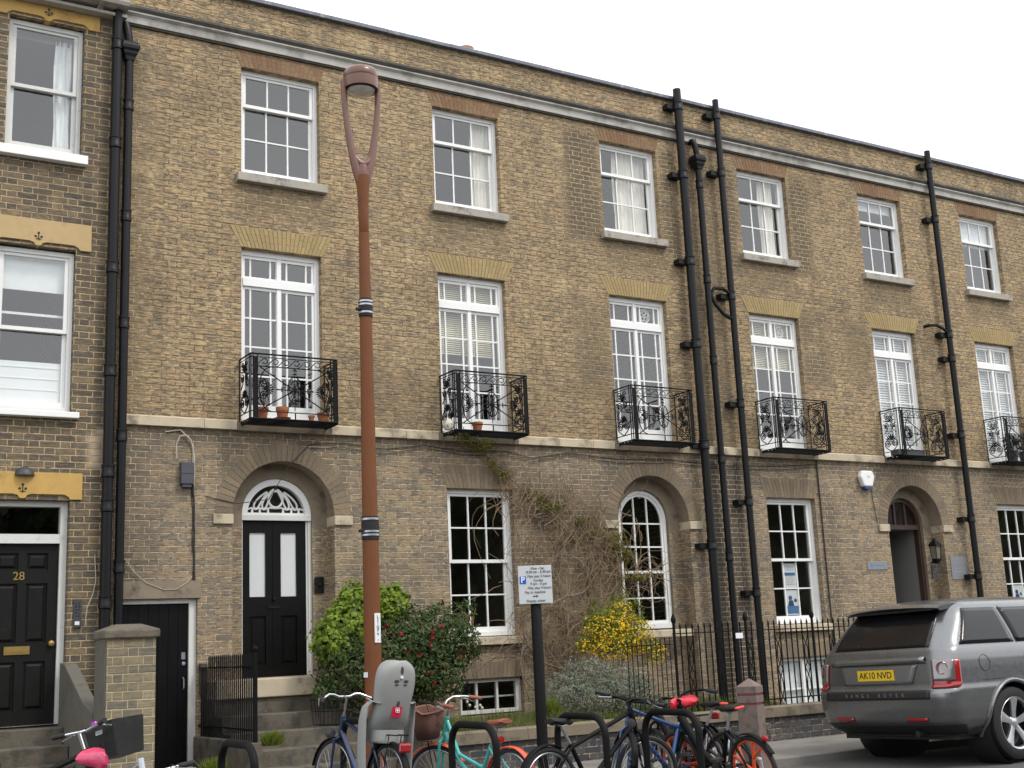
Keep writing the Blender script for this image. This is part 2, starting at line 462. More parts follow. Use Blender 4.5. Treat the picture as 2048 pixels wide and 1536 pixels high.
M['room'] = mk('room plaster', (.23, .21, .185), .95, var=.1)
M['curtain'] = mk('cream curtain', (.86, .81, .72), .9, var=.12, scale=3)
M['net'] = mk('white net curtain', (.86, .87, .87), .9, var=.06, scale=14)
M['blind'] = mk('cream slat blind', (.82, .74, .52), .8, var=.06)
M['blind_white'] = mk('white blind', (.86, .87, .86), .8, var=.04)
M['frost'] = mk('frosted panel', (.60, .62, .62), .5, var=.10, scale=30)
M['tiles'] = mk('roof slate', (.10, .10, .115), .7, var=.3, scale=4)
M['terracotta'] = mk('terracotta', (.36, .125, .055), .85, var=.22, scale=14, bump=.002, dirt=(.22, .09, .05), dirtscale=16)
M['wood_red'] = mk('dark red brown timber', (.042, .022, .015), .45, var=.3)
M['wood'] = mk('wooden box', (.25, .16, .075), .7, var=.3, scale=20)
M['grey_paint'] = mk('grey lobby paint', (.20, .195, .19), .7, var=.06)
M['brass'] = mk('brass', (.48, .33, .11), .35, metal=.85, var=.2, scale=30)
M['steel'] = mk('brushed steel', (.42, .43, .45), .35, metal=.8, var=.15)
M['chrome'] = mk('chrome', (.72, .73, .75), .14, metal=1.0, var=.05)
M['dark_plastic'] = mk('dark plastic', (.045, .047, .052), .5, var=.2)
M['rubber'] = mk('black rubber', (.010, .010, .010), .75, var=.3, scale=20)
M['cable'] = mk('black cable', (.02, .02, .02), .7)
M['cable_white'] = mk('pale cable', (.45, .42, .36), .7)
M['ink'] = mk('black lettering', (.02, .02, .022), .6)
M['ink_white'] = mk('white lettering', (.8, .8, .8), .5)
M['silver_ink'] = mk('silver lettering', (.35, .35, .36), .35, metal=.6)
M['paper'] = mk('white paper', (.75, .76, .77), .8, var=.03)
M['paper_blue'] = mk('blue print', (.10, .22, .42), .7, var=.2)
M['asphalt'] = mk('asphalt', (.085, .083, .080), .92, var=.2, scale=12, bump=.004, bscale=220, dirt=(.055, .054, .052), dirtscale=1.2)
M['paving'] = mk('pavement tarmac', (.20, .185, .165), .92, var=.12, scale=9, bump=.004, bscale=160, dirt=(.14, .13, .115), dirtscale=1.4)
M['kerb'] = mk('granite kerb', (.19, .178, .16), .85, var=.2, scale=40, bump=.003)
M['soil'] = mk('garden soil', (.075, .055, .035), .95, var=.4, scale=9, bump=.03, bscale=25, dirt=(.12, .095, .05), dirtscale=5)
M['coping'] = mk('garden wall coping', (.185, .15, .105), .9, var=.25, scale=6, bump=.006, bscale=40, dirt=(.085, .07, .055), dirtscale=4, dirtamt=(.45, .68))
M['concrete'] = mk('rendered buttress', (.11, .102, .086), .9, var=.2, scale=5, bump=.004, dirt=(.075, .075, .055), dirtscale=3)

# ------------------------------------------------------------------ setting: road, kerb, pavement, beds
ROAD_Z = -0.10
g = MB()
for i in range(1):
    g.poly([(-400, -3.9, ROAD_Z), (-400, -400, ROAD_Z), (400, -400, ROAD_Z), (400, -3.9, ROAD_Z)])
struct(g.build('road', M['asphalt']))
g = MB()
g.box(-60, 60, -3.90, -3.75, -.3, 0.0)
struct(g.build('kerb', M['kerb'], bevel=.012))
g = MB()
g.poly([(-400, -3.75, -.004), (400, -3.75, -.004), (400, 60, -.004), (-400, 60, -.004)])
struct(g.build('pavement', M['paving']))
g = MB()
nx, ny = 40, 16
vs = []
for j in range(ny + 1):
    for i in range(nx + 1):
        x = .90 + (6.55 - .90) * i / nx; y = -1.84 + 1.83 * j / ny
        vs.append((x, y, .405 + .03 * math.sin(x * 3.1 + y * 2) * math.cos(y * 4 + x) + random.uniform(-.015, .015) + .05 * j / ny))
fs = [(j * (nx + 1) + i, j * (nx + 1) + i + 1, (j + 1) * (nx + 1) + i + 1, (j + 1) * (nx + 1) + i) for j in range(ny) for i in range(nx)]
g._add(vs, fs, True)
struct(g.build('garden_bed', M['soil']))

# ------------------------------------------------------------------ facade building blocks
def arc(cx, cz, r, a0, a1, n):
    return [(cx + r * math.cos(a0 + (a1 - a0) * i / n), cz + r * math.sin(a0 + (a1 - a0) * i / n)) for i in range(n + 1)]

def facade(mb, x0, x1, z0, z1, ops, zbreak=None, y=0.0, bands=(0, 0), reveal_mi=None):
    """wall skin with real openings and reveals. ops: dict(x0,x1,z0,z1,depth[,arch spring height])"""
    xs = sorted({x0, x1} | {v for o in ops for v in (o['x0'], o['x1'])})
    zs = sorted({z0, z1} | ({zbreak} if zbreak else set()) | {v for o in ops for v in (o['z0'], o['z1'])})
    for a, b in zip(xs[:-1], xs[1:]):
        for c, d in zip(zs[:-1], zs[1:]):
            mxx, mz = (a + b) / 2, (c + d) / 2
            if any(o['x0'] < mxx < o['x1'] and o['z0'] < mz < o['z1'] for o in ops): continue
            mb.mi = bands[0] if (zbreak and mz < zbreak) else bands[1]
            mb.poly([(a, y, c), (b, y, c), (b, y, d), (a, y, d)])
    for o in ops:
        dp = o['depth']; X0, X1, Z0, Z1 = o['x0'], o['x1'], o['z0'], o['z1']
        mb.mi = bands[0] if (zbreak and Z1 < zbreak + .3) else bands[1]
        sp = o.get('spring')
        top = sp if sp else Z1
        mb.poly([(X0, y, Z0), (X0, y, top), (X0, y + dp, top), (X0, y + dp, Z0)])
        mb.poly([(X1, y, Z0), (X1, y + dp, Z0), (X1, y + dp, top), (X1, y, top)])
        if not o.get('nosill'): mb.poly([(X0, y, Z0), (X0, y + dp, Z0), (X1, y + dp, Z0), (X1, y, Z0)])
        if sp:
            cx = (X0 + X1) / 2; r = (X1 - X0) / 2; n = 24
            A = arc(cx, sp, r, 0, PI, n)
            for side in (0, 1):
                q = A[:n // 2 + 1] if side == 0 else A[n // 2:]
                corner = (X1, Z1) if side == 0 else (X0, Z1)
                pts = [(x, y, z) for x, z in q] + [(corner[0], y, corner[1])]
                mb.poly(pts)
            if reveal_mi is not None: mb.mi = reveal_mi
            for (ax, az), (bx, bz) in zip(A[:-1], A[1:]):
                mb._add([(ax, y, az), (ax, y + dp, az), (bx, y + dp, bz), (bx, y, bz)], [(0, 1, 2, 3)], True)
        else:
            mb.poly([(X0, y, Z1), (X1, y, Z1), (X1, y + dp, Z1), (X0, y + dp, Z1)])

def flat_arch(parent, x0, x1, z0, z1, flare, m_, n=17, proud=.005, name='lintel', rows=2):
    b = MB()
    b.mi = 1; b.prism([(x0 + .004, z0 + .003), (x1 - .004, z0 + .003), (x1 + flare - .006, z1 - .004), (x0 - flare + .006, z1 - .004)], -.001, .05); b.mi = 0
    for i in range(n):
        def P(t, s):
            xb = x0 + (x1 - x0) * t; xt = (x0 - flare) + (x1 - x0 + 2 * flare) * t
            return (xb + (xt - xb) * s, z0 + (z1 - z0) * s)
        t0, t1 = i / n, (i + 1) / n
        g_ = .0045 / (x1 - x0)
        cut = (.5 + (.17 if i % 2 else -.17)) if rows == 2 else None
        segs = [(0, cut), (cut, 1)] if cut else [(0, 1)]
        for s0, s1 in segs:
            e = .006
            pr = proud + random.uniform(-.001, .001)
            b.prism([P(t0 + g_, s0 + e), P(t1 - g_, s0 + e), P(t1 - g_, s1 - e), P(t0 + g_, s1 - e)], -pr, .03)
    return b.build(name, [m_, M['joint']], parent)

def ring_arch(parent, cx, cz, r0, r1, m_, n=33, proud=.005, name='brick_arch'):
    b = MB()
    for i in range(n):
        a0, a1 = PI * i / n + .006, PI * (i + 1) / n - .006
        pr = proud + random.uniform(-.001, .001)
        b.prism([(cx + r * math.cos(a), cz + r * math.sin(a)) for r, a in ((r0 + .001, a0), (r1, a0), (r1, a1), (r0 + .001, a1))], -pr, .03)
    return b.build(name, m_, parent)

def frame_rect(b, x0, x1, z0, z1, wl, wr, wb, wt, y0, y1):
    b.box(x0, x0 + wl, y0, y1, z0, z1); b.box(x1 - wr, x1, y0, y1, z0, z1)
    b.box(x0 + wl, x1 - wr, y0, y1, z0, z0 + wb); b.box(x0 + wl, x1 - wr, y0, y1, z1 - wt, z1)

def sash(b, gl, x0, x1, z0, z1, cols, rows, y, st=.045, top=.04, bot=.05, bar=.020):
    frame_rect(b, x0, x1, z0, z1, st, st, bot, top, y, y + .036)
    gx0, gx1, gz0, gz1 = x0 + st, x1 - st, z0 + bot, z1 - top
    for i in range(1, cols):
        xx = gx0 + (gx1 - gx0) * i / cols
        b.box(xx - bar / 2, xx + bar / 2, y + .003, y + .033, gz0, gz1)
    for j in range(1, rows):
        zz = gz0 + (gz1 - gz0) * j / rows
        for i in range(cols):
            a = gx0 + (gx1 - gx0) * i / cols + bar / 2 * (i > 0); c = gx0 + (gx1 - gx0) * (i + 1) / cols - bar / 2 * (i < cols - 1)
            b.box(a, c, y + .004, y + .032, zz - bar / 2, zz + bar / 2)
    for i in range(cols):
        for j in range(rows):
            a, c = gx0 + (gx1 - gx0) * i / cols, gx0 + (gx1 - gx0) * (i + 1) / cols
            e, f_ = gz0 + (gz1 - gz0) * j / rows, gz0 + (gz1 - gz0) * (j + 1) / rows
            t1, t2 = random.uniform(-.0013, .0013), random.uniform(-.0013, .0013)
            gl.poly([(a, y + .018 - t1 - t2, e), (c, y + .018 + t1 - t2, e), (c, y + .018 + t1 + t2, f_), (a, y + .018 - t1 + t2, f_)])

def sash_window(parent, x0, x1, z0, z1, zm, cols, up, lo, y=.09, m_='white', name='sash_window', bot=.07):
    b = MB(); gl = MB()
    frame_rect(b, x0, x1, z0, z1, .05, .05, .05, .055, y, y + .13)
    xi0, xi1 = x0 + .05, x1 - .05
    sash(b, gl, xi0 + .002, xi1 - .002, zm - .02, z1 - .057, cols, up, y + .02, bot=.045, top=.035)
    sash(b, gl, xi0 + .002, xi1 - .002, z0 + .052, zm + .022, cols, lo, y + .066, bot=bot, top=.04)
    o = b.build(name, M[m_], parent)
    gl.build('pane', M['glass'], o, recalc=False)
    return o

def curtain(win, x0, x1, z0, z1, y, m_='curtain', waves=6, amp=.03, name='curtain'):
    b = MB(); n = waves * 8; vs = []; fs = []
    for j in range(5):
        for i in range(n + 1):
            t = i / n
            vs.append((x0 + (x1 - x0) * t + .012 * math.sin(j * 1.7 + t * 9), y + amp * math.sin(t * waves * 2 * PI + .5 * math.sin(j)), z0 + (z1 - z0) * j / 4))
    for j in range(4):
        for i in range(n): fs.append((j * (n + 1) + i, j * (n + 1) + i + 1, (j + 1) * (n + 1) + i + 1, (j + 1) * (n + 1) + i))
    b._add(vs, fs, True)
    return b.build(name, M[m_], win)

def slat_blind(win, x0, x1, z0, z1, y, m_='blind', pitch=.03):
    b = MB(); z = z0
    while z < z1 - .005:
        b.poly([(x0, y, z), (x1, y, z), (x1, y + .016, z + pitch * .8), (x0, y + .016, z + pitch * .8)])
        z += pitch
    b.box(x0, x1, y - .01, y + .03, z1, z1 + .03)
    return b.build('blind', M[m_], win)

def sheet_blind(win, x0, x1, z0, z1, y, m_='blind_white', folds=0):
    b = MB()
    b.box(x0, x1, y, y + .006, z0, z1)
    for k in range(folds):
        zz = z0 + (z1 - z0) * (k + .5) / folds
        b.box(x0 - .002, x1 + .002, y - .008, y + .0055, zz - .006, zz + .006)
    return b.build('blind', M[m_], win)

def stone_sill(parent, x0, x1, z0, z1, proj=.09, m_='stone_grey', name='window_sill'):
    b = MB()
    b.extrude_x([(-proj, z0), (.10, z0), (.10, z1), (-proj, z1 - .012)], x0, x1)
    return b.build(name, M[m_], parent, bevel=.006)

def french_window(parent, x0, x1, z0, z1, zt, y=.09, rows=4):
    """glazed double doors with margin lights under a two-light fanlight"""
    b = MB(); gl = MB()
    frame_rect(b, x0, x1, z0, z1, .045, .06, .10, .07, y, y + .12)
    b.box(x0 + .002, x1 - .002, -.03, y - .001, z0 - .015, z0 + .03)
    xa, xb = x0 + .047, x1 - .062
    xc = (xa + xb) / 2
    b.box(xa - .001, xb + .001, y - .012, y + .10, zt - .05, zt + .05)          # transom
    def leaf(a, c, d, e, rows_, bot):
        frame_rect(b, a, c, d, e, .034, .034, bot, .04, y + .02, y + .06)
        gx0, gx1, gz0, gz1 = a + .034, c - .034, d + bot, e - .04
        mw = .075
        for xx in (gx0 + mw, gx1 - mw):
            b.box(xx - .011, xx + .011, y + .023, y + .057, gz0, gz1)
        for j in range(1, rows_):
            zz = gz0 + (gz1 - gz0) * j / rows_
            for p, q in ((gx0, gx0 + mw - .011), (gx0 + mw + .011, gx1 - mw - .011), (gx1 - mw + .011, gx1)):
                b.box(p, q, y + .025, y + .055, zz - .011, zz + .011)
        gl.poly([(gx0, y + .04, gz0), (gx1, y + .04, gz0), (gx1, y + .04, gz1), (gx0, y + .04, gz1)])
    leaf(xa, xc - .002, z0 + .102, zt - .052, rows, .15); leaf(xc + .002, xb, z0 + .102, zt - .052, rows, .15)
    b.box(xc - .028, xc + .028, y + .004, y + .019, z0 + .11, zt - .055)
    leaf(xa, xc - .003, zt + .052, z1 - .072, 1, .03); leaf(xc + .003, xb, zt + .052, z1 - .072, 1, .03)
    b.box(xc - .03, xc + .03, y + .004, y + .019, zt + .055, z1 - .075)
    o = b.build('french_window', M['white'], parent)
    gl.build('pane', M['glass'], o, recalc=False)
    return o

# ------------------------------------------------------------------ iron balcony
def spiral(cx, cz, r0, turns, a0, sgn=1, n=20, grow=1.0):
    out = []
    for i in range(n + 1):
        t = i / n; a = a0 + sgn * turns * 2 * PI * t; r = r0 * (1 - t * .86)
        out.append((cx + r * math.cos(a), cz + r * math.sin(a)))
    return out
def iron(b, pts2, y, r=.007, n=5):
    b.tube([(x, y, z) for x, z in pts2], r, n)
def balcony(parent, cx, z0=4.20, z1=5.03):
    """shallow window balcony: slab, scrolled front panel, two side panels"""
    x0, x1, d = cx - .575, cx + .565, .43
    b = MB()
    for k in range(5):
        y = -d + .02 + k * .085
        b.box(x0, x1, y, y + .026, z0, z0 + .014)
    for xx in (x0, x1 - .03): b.box(xx, xx + .03, -d + .01, -.0, z0 - .012, z0 - .001)
    bal = b.build('balcony', M['iron'], parent)
    # front
    f = MB(); y = -d
    f.tube([(x0, y, z1), (x1, y, z1)], .011, 6); f.tube([(x0, y, z1 - .04), (x1, y, z1 - .04)], .006, 5)
    f.tube([(x0, y, z1 - .155), (x1, y, z1 - .155)], .007, 5); f.tube([(x0, y, z0 + .11), (x1, y, z0 + .11)], .007, 5)
    f.tube([(x0, y, z0 + .02), (x1, y, z0 + .02)], .010, 5)
    pw = .085
    for s in (0, 1):
        a = x0 if s == 0 else x1 - pw
        for xx in (a, a + .03, a + pw): f.tube([(xx, y, z0), (xx, y, z1)], .0085 if xx != a + .03 else .006, 5)
        f.box(a + .034, a + pw - .006, y - .004, y + .004, z0 + .02, z1 - .045)
    f.tube([(cx, y, z0), (cx, y, z0 + .11)], .009, 5)
    xa, xb = x0 + pw, x1 - pw
    nw = 7
    for i in range(nw):            # running scroll frieze
        c = xa + (xb - xa) * (i + .5) / nw; wv = (xb - xa) / nw; zc = z1 - .098
        pts = [(c - wv * .75 + wv * .9 * t, zc - .05 + .09 * (t * t * (3 - 2 * t))) for t in [k / 8 for k in range(9)]]
        pts += [(c + wv * .20 + .034 * math.cos(a), zc + .008 + .034 * math.sin(a)) for a in [PI / 2 - k * PI / 5 for k in range(1, 8)]]
        iron(f, pts, y, .0062)
    zb, zt = z0 + .11, z1 - .155; zm = (zb + zt) / 2; xm = (xa + xb) / 2
    for s in (-1, 1):              # crossing S curves and side loops
        P_ = []
        for k in range(25):
            t = k / 24
            P_.append((xm + s * ((xb - xa) / 2 - .03) * math.cos(PI * t), zt - .005 - (zt - zb - .01) * (t * t * (3 - 2 * t))))
        iron(f, P_, y, .008)
        iron(f, [(xm + s * ((xb - xa) / 2 - .17) + s * .15 * math.cos(a), zm + (zt - zb) / 2 * .98 * math.sin(a)) for a in [-PI / 2 + PI * k / 16 for k in range(17)]], y, .0075)
        px = xm + s * (xb - xa) * .36      # palmette with paired spirals
        for k in range(9):
            a = (PI if s > 0 else 0) + rad(-76 + 19 * k)
            l = .105 - .012 * abs(k - 4) / 4
            q = [(px + s * .03 + l * t * math.cos(a), zm + l * t * math.sin(a)) for t in (.12, .5, .8, 1.0)]
            f.tube([(x, y, z) for x, z in q], [.005, .0065, .011, .004], 5)
        for sg in (-1, 1):
            iron(f, spiral(px + s * .055, zm + sg * .085, .052, 1.6, rad(-90 * sg), sg * s, 22), y, .0075)
        f.ball((px + s * .035, y, zm), .022, 8)
        iron(f, [(px - s * .10, zm), (px - s * .17, zm)], y, .009)
    iron(f, [(xm + .095 * math.cos(2 * PI * k / 24), zm + .17 * math.sin(2 * PI * k / 24)) for k in range(25)], y, .0075)
    for k in range(8):
        a = PI * k / 8
        iron(f, [(xm - .09 * math.cos(a), zm - .16 * math.sin(a)), (xm + .09 * math.cos(a), zm + .16 * math.sin(a))], y, .0038, 4)
    iron(f, [(xm, zm - .26), (xm, zt)], y, .006)
    iron(f, spiral(xm, zm - .13, .045, 1.3, PI / 2, 1, 16), y, .006)
    for dz in (.20, .245): iron(f, [(xm - .03, zm + dz), (xm, zm + dz + .02), (xm + .03, zm + dz)], y, .008)
    iron(f, [(xm - .17, zm), (xm + .17, zm)], y, .007)
    for sg in (-1, 1): iron(f, [(xm + sg * .17, zm - .03), (xm + sg * .17, zm + .03)], y, .008)
    f.build('front_panel', M['iron'], bal)
    # sides
    for xs in (x0, x1):
        q = MB(); q.M = Matrix.Translation((xs, -d, 0)) @ Matrix.Rotation(rad(90), 4, 'Z')
        L = d - .005
        for zz, r_ in ((z1, .011), (z1 - .04, .006), (z0 + .11, .007), (z0 + .02, .010)): q.tube([(0.012, 0, zz), (L, 0, zz)], r_, 5)
        for xx in (.05, L - .01): q.tube([(xx, 0, z0), (xx, 0, z1)], .008, 5)
        c = .05 + (L - .06) / 2
        for (zz, up) in ((z0 + .30, 1), (z0 + .62, 1)):
            for k in range(7):
                a = rad(90) * up + rad(-72 + 24 * k)
                q.tube([(c + l * math.cos(a), 0, zz + l * math.sin(a)) for l in (.015, .06, .095, .11)], [.005, .007, .012, .004], 5)
            for sg in (-1, 1): iron(q, spiral(c + sg * .075, zz - .06, .055, 1.5, rad(90), sg, 20), 0, .008)
        for sg in (-1, 1):
            iron(q, [(c + sg * .14 * math.sin(PI * t), z0 + .11 + .26 * t) for t in [k / 10 for k in range(11)]], 0, .008)
            iron(q, spiral(c + sg * .07, z1 - .10, .05, 1.4, rad(-90), -sg, 18), 0, .007)
            iron(q, [(c + sg * .13, z0 + .43), (c + sg * .05, z0 + .50), (c + sg * .13, z0 + .60)], 0, .007)
        q.build('side_panel', M['iron'], bal)
    return bal

# ------------------------------------------------------------------ the terrace
def shell(parent, x0, x1, bays, ztop, depth=8.5, levels=(1.12, 4.16, 7.30), parapet=True):
    """side and back walls, rooms behind the windows, roof"""
    b = MB()
    b.box(x0, x0 + .2, .3, depth, -.05, ztop); b.box(x1 - .2, x1, .3, depth, -.05, ztop); b.box(x0 + .2, x1 - .2, depth - .2, depth, -.05, ztop)
    b.build('rear_wall', M['brick_gf'], parent)
    b = MB()
    for z in levels: b.box(x0 + .21, x1 - .21, .26, 3.6, z - .12, z)
    b.box(x0 + .21, x1 - .21, .26, 3.6, -.05, .1)
    b.box(x0 + .21, x1 - .21, .26, 3.6, ztop - .35, ztop - .2)
    b.box(x0 + .21, x1 - .21, 3.6, 3.7, -.05, ztop - .2)
    for xx in bays: b.box(xx - .05, xx + .05, .26, 3.59, .1, ztop - .36)
    b.build('interior', M['room'], parent)
    b = MB()
    b.extrude_x([(.30, ztop - .1), (depth, ztop - .1), (depth, ztop), (depth / 2, ztop + 1.2 if not parapet else ztop + .05), (.30, ztop)], x0, x1)
    b.build('roof', M['tiles'], parent)

def top_trim(parent, x0, x1):
    b = MB()
    b.extrude_x([(-.05, 9.312), (.05, 9.312), (.05, 9.45), (-.10, 9.45), (-.10, 9.43), (-.06, 9.40)], x0, x1)
    b.build('cornice', M['cornice'], parent)
    b = MB()
    b.extrude_x([(-.105, 9.451), (.05, 9.451), (.05, 9.56), (-.05, 9.56), (-.11, 9.53), (-.125, 9.49)], x0, x1)
    b.extrude_x([(-.035, 9.285), (.02, 9.285), (.02, 9.311), (-.035, 9.311)], x0, x1)  # dark strip below the fascia, standing in for its shadow line
    b.build('cornice_moulding', M['lead'], parent)
    b = MB(); b.extrude_x([(-.01, 9.555), (.24, 9.555), (.24, 9.985), (-.01, 9.985)], x0, x1)
    b.build('parapet', M['brick_up'], parent)
    b = MB()
    x = x0
    while x < x1 - .01:
        l = min(random.uniform(.8, 1.1), x1 - x)
        dz = random.uniform(-.004, .004)
        b.extrude_x([(-.085, 9.986 + dz), (.30, 9.986 + dz), (.30, 10.03 + dz), (-.075, 10.045 + dz), (-.085, 10.03 + dz)], x + .003, x + l - .003); x += l
    b.build('coping', M['slate'], parent)

def string_course(parent, x0, x1, gaps):
    """pale stone band, deeper and darker blocks under the balconies"""
    x = x0
    for g0, g1 in gaps + [(x1, x1)]:
        b = MB()
        while x < g0 - .01:
            l = min(random.uniform(.9, 1.3), g0 - x)
            if g0 - x - l < .25: l = g0 - x
            b.extrude_x([(-.062, 4.135), (.05, 4.135), (.05, 4.262), (-.02, 4.262), (-.062, 4.240)], x + .003, x + l - .003); x += l
        if b.v: b.build('string_course', M['stone'], parent)
        if g1 > g0:
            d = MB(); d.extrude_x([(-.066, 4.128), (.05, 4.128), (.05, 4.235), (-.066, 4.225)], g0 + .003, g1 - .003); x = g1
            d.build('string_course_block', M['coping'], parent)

def drainpipe(parent, x, z0, z1, r=.055, y=-.13, joints=(), brackets=True, hopper=None, lug=-1, bends=None, name='drainpipe'):
    b = MB(); b.tube([(x, y, z0), (x, y, z1)], r, 14)
    o = b.build(name, M['pipe'], parent)
    for z in joints:
        c = MB()
        c.lathe([(r * 1.02, z - .075), (r * 1.26, z - .065), (r * 1.26, z - .02), (r * 1.16, z - .01), (r * 1.16, z + .05), (r * 1.28, z + .055), (r * 1.28, z + .075), (r * 1.02, z + .08)], 14, (x, y, 0))
        c.build('pipe_collar', M['pipe'], o)
    if brackets:
        for z in joints:
            c = MB(); s = lug
            c.box(x + (s * .20 if s < 0 else 0), x + (0 if s < 0 else .20), y + .02, -.002, z - .05, z + .03)
            c.build('bracket', M['pipe'], o)
    if hopper:
        c = MB(); h = hopper
        rings_ = []
        for k, (hw, hd, zz) in enumerate([(.052, .055, h), (.065, .062, h + .05), (.085, .078, h + .09), (.09, .082, h + .12), (.108, .10, h + .15), (.112, .104, h + .20), (.10, .092, h + .21), (.10, .092, h + .24)]):
            rings_.append([(x - hw, y - hd, zz), (x + hw, y - hd, zz), (x + hw, y + hd, zz), (x - hw, y + hd, zz)])
        c.rings(rings_, smooth=False)
        c.build('hopper_head', M['pipe'], o, bevel=.008)
        c = MB(); c.tube([(x - .04, 0, h + .52), (x - .04, y + .02, h + .50), (x - .03, y, h + .42), (x, y, h + .25)], .05, 10)
        c.build('outlet_pipe', M['pipe'], o)
    return o

def arched_recess(wall, cx, z0, door=True):
    facade(wall, cx - .70, cx + .70, z0, 3.9, [dict(x0=cx - .465, x1=cx + .465, z0=z0 if door else 1.50, z1=3.585, depth=.14, spring=3.12, nosill=door)], zbreak=2.965, y=.25, bands=(0, 2), reveal_mi=2)

def impost(parent, cx):
    for s in (-1, 1):
        b = MB(); a, c = (cx - .915, cx - .665) if s < 0 else (cx + .665, cx + .915)
        b.box(a, c, -.035, .25, 2.968, 3.09)
        b.build('impost_block', M['stone'], parent, bevel=.008)

T_Z = (7.54, 9.04); F_Z = (4.22, 6.534)
def bay_upper(parent, cx, zmeet=8.545):
    t = sash_window(parent, cx - .548, cx + .548, 7.545, 9.038, zmeet, 3, 1, 2)
    stone_sill(parent, cx - .62, cx + .62, 7.415, 7.54)
    flat_arch(parent, cx - .55, cx + .55, 9.042, 9.27, .10, M['voussoir_red'], 18, name='top_lintel')
    f = french_window(parent, cx - .546, cx + .546, 4.24, 6.532, 6.10)
    flat_arch(parent, cx - .56, cx + .56, 6.538, 6.812, .145, M['voussoir_yellow'], 22, name='rubbed_lintel')
    return t, f
def up_ops(cx):
    return [dict(x0=cx - .55, x1=cx + .55, z0=T_Z[0], z1=T_Z[1], depth=.22), dict(x0=cx - .548, x1=cx + .548, z0=F_Z[0], z1=F_Z[1], depth=.22)]

# ---- house with the arched black door (bays 1 to 3)
XA0, XA1 = -2.10, 7.15
CX = [0.0, 2.841, 5.779, 8.583, 11.408, 14.12, 16.95]
hA = thing('brick_house', 'three-bay brown brick house with arched black door, white fanlight and bare creeper', 'house', ((XA0 + XA1) / 2, 0, 0))
wl_ = MB()
ops = up_ops(CX[0]) + up_ops(CX[1]) + up_ops(CX[2])
ops += [dict(x0=-.66, x1=.68, z0=.0, z1=3.77, depth=.25, spring=3.10), dict(x0=2.325, x1=3.355, z0=1.50, z1=3.49, depth=.2),
        dict(x0=2.42, x1=3.40, z0=.48, z1=.955, depth=.2), dict(x0=5.125, x1=6.465, z0=.30, z1=3.77, depth=.25, spring=3.10),
        dict(x0=-2.04, x1=-1.085, z0=-.02, z1=2.085, depth=.14)]
facade(wl_, XA0, XA1, -.05, 9.556, ops, zbreak=4.14, bands=(0, 1), reveal_mi=2)
arched_recess(wl_, .01, -.02); arched_recess(wl_, 5.795, .28, door=False)
wl_.build('wall', [M['brick_gf'], M['brick_up'], M['render']], hA, recalc=False)
shell(hA, XA0, XA1, (1.45, 4.35), 9.9)
top_trim(hA, XA0, XA1)
string_course(hA, XA0 + .09, XA1, [(-.62, .64), (2.20, 3.46), (5.13, 6.39)])
up = [bay_upper(hA, CX[0]), bay_upper(hA, CX[1]), bay_upper(hA, CX[2])]
for c in CX[:3]: balcony(hA, c)
curtain(up[1][0], CX[1] + .20, CX[1] + .50, 7.56, 9.0, .245, waves=5, amp=.02)
curtain(up[2][0], CX[2] - .16, CX[2] + .24, 7.56, 9.0, .245, waves=5, amp=.02)
curtain(up[2][0], CX[2] + .22, CX[2] + .50, 7.56, 9.0, .285, waves=4, amp=.015)
slat_blind(up[1][1], CX[1] - .48, CX[1] + .47, 5.42, 6.45, .222)
ring_arch(hA, .01, 3.10, .67, .89, M['voussoir_grey']); ring_arch(hA, 5.795, 3.10, .67, .88, M['voussoir_grey'])
impost(hA, .01); impost(hA, 5.795)
flat_arch(hA, 2.325, 3.355, 3.494, 3.80, .12, M['voussoir_grey'], 16, name='lintel')
flat_arch(hA, 2.42, 3.40, .958, 1.165, .05, M['voussoir_grey'], 15, name='lintel', rows=1)
sash_window(hA, 2.327, 3.353, 1.51, 3.488, 2.51, 3, 2, 2)
stone_sill(hA, 2.27, 3.43, 1.39, 1.50, m_='stone')
# basement window: three fixed lights
b = MB(); gl = MB(); frame_rect(b, 2.425, 3.395, .50, .952, .06, .075, .05, .05, .08, .14)
for xx in (2.715, 3.03): b.box(xx - .016, xx + .016, .085, .135, .55, .902)
o = b.build('basement_window', M['white_old'], hA); gl.poly([(2.48, .11, .55), (3.32, .11, .55), (3.32, .11, .902), (2.48, .11, .902)]); gl.build('pane', M['glass'], o, recalc=False)
b = MB(); b.box(2.46, 3.34, .155, .165, .70, .722); b.build('shelf', M['white_old'], o)
# arched sash window of bay 3
def arch_pts(cx, hw, z0, sp, n=24): return [(cx - hw, z0), (cx + hw, z0)] + arc(cx, sp, hw, 0, PI, n)
b = MB(); cx = 5.795; y = .30
zo, sp, hw = 1.52, 3.12, .46
def ring(b, cx, sp, r0, r1, y0, y1, n=24):
    A, B_ = arc(cx, sp, r0, 0, PI, n), arc(cx, sp, r1, 0, PI, n)
    for i in range(n): b.prism([A[i], B_[i], B_[i + 1], A[i + 1]], y0, y1)
ring(b, cx, sp, hw - .05, hw, y, y + .10)
for s in (-1, 1): b.box(min(cx + s * hw, cx + s * (hw - .05)), max(cx + s * hw, cx + s * (hw - .05)), y, y + .10, zo, sp)
b.box(cx - hw + .05, cx + hw - .05, y - .02, y + .10, zo, zo + .075)
ring(b, cx, sp, hw - .09, hw - .05, y + .02, y + .05)
for s in (-1, 1): b.box(min(cx + s * (hw - .05), cx + s * (hw - .09)), max(cx + s * (hw - .05), cx + s * (hw - .09)), y + .02, y + .05, zo + .075, sp)
b.box(cx - hw + .09, cx + hw - .09, y + .012, y + .06, 2.335, 2.375)
b.box(cx - hw + .09, cx + hw - .09, y + .012, y + .06, zo + .075, zo + .12)
iw = hw - .09
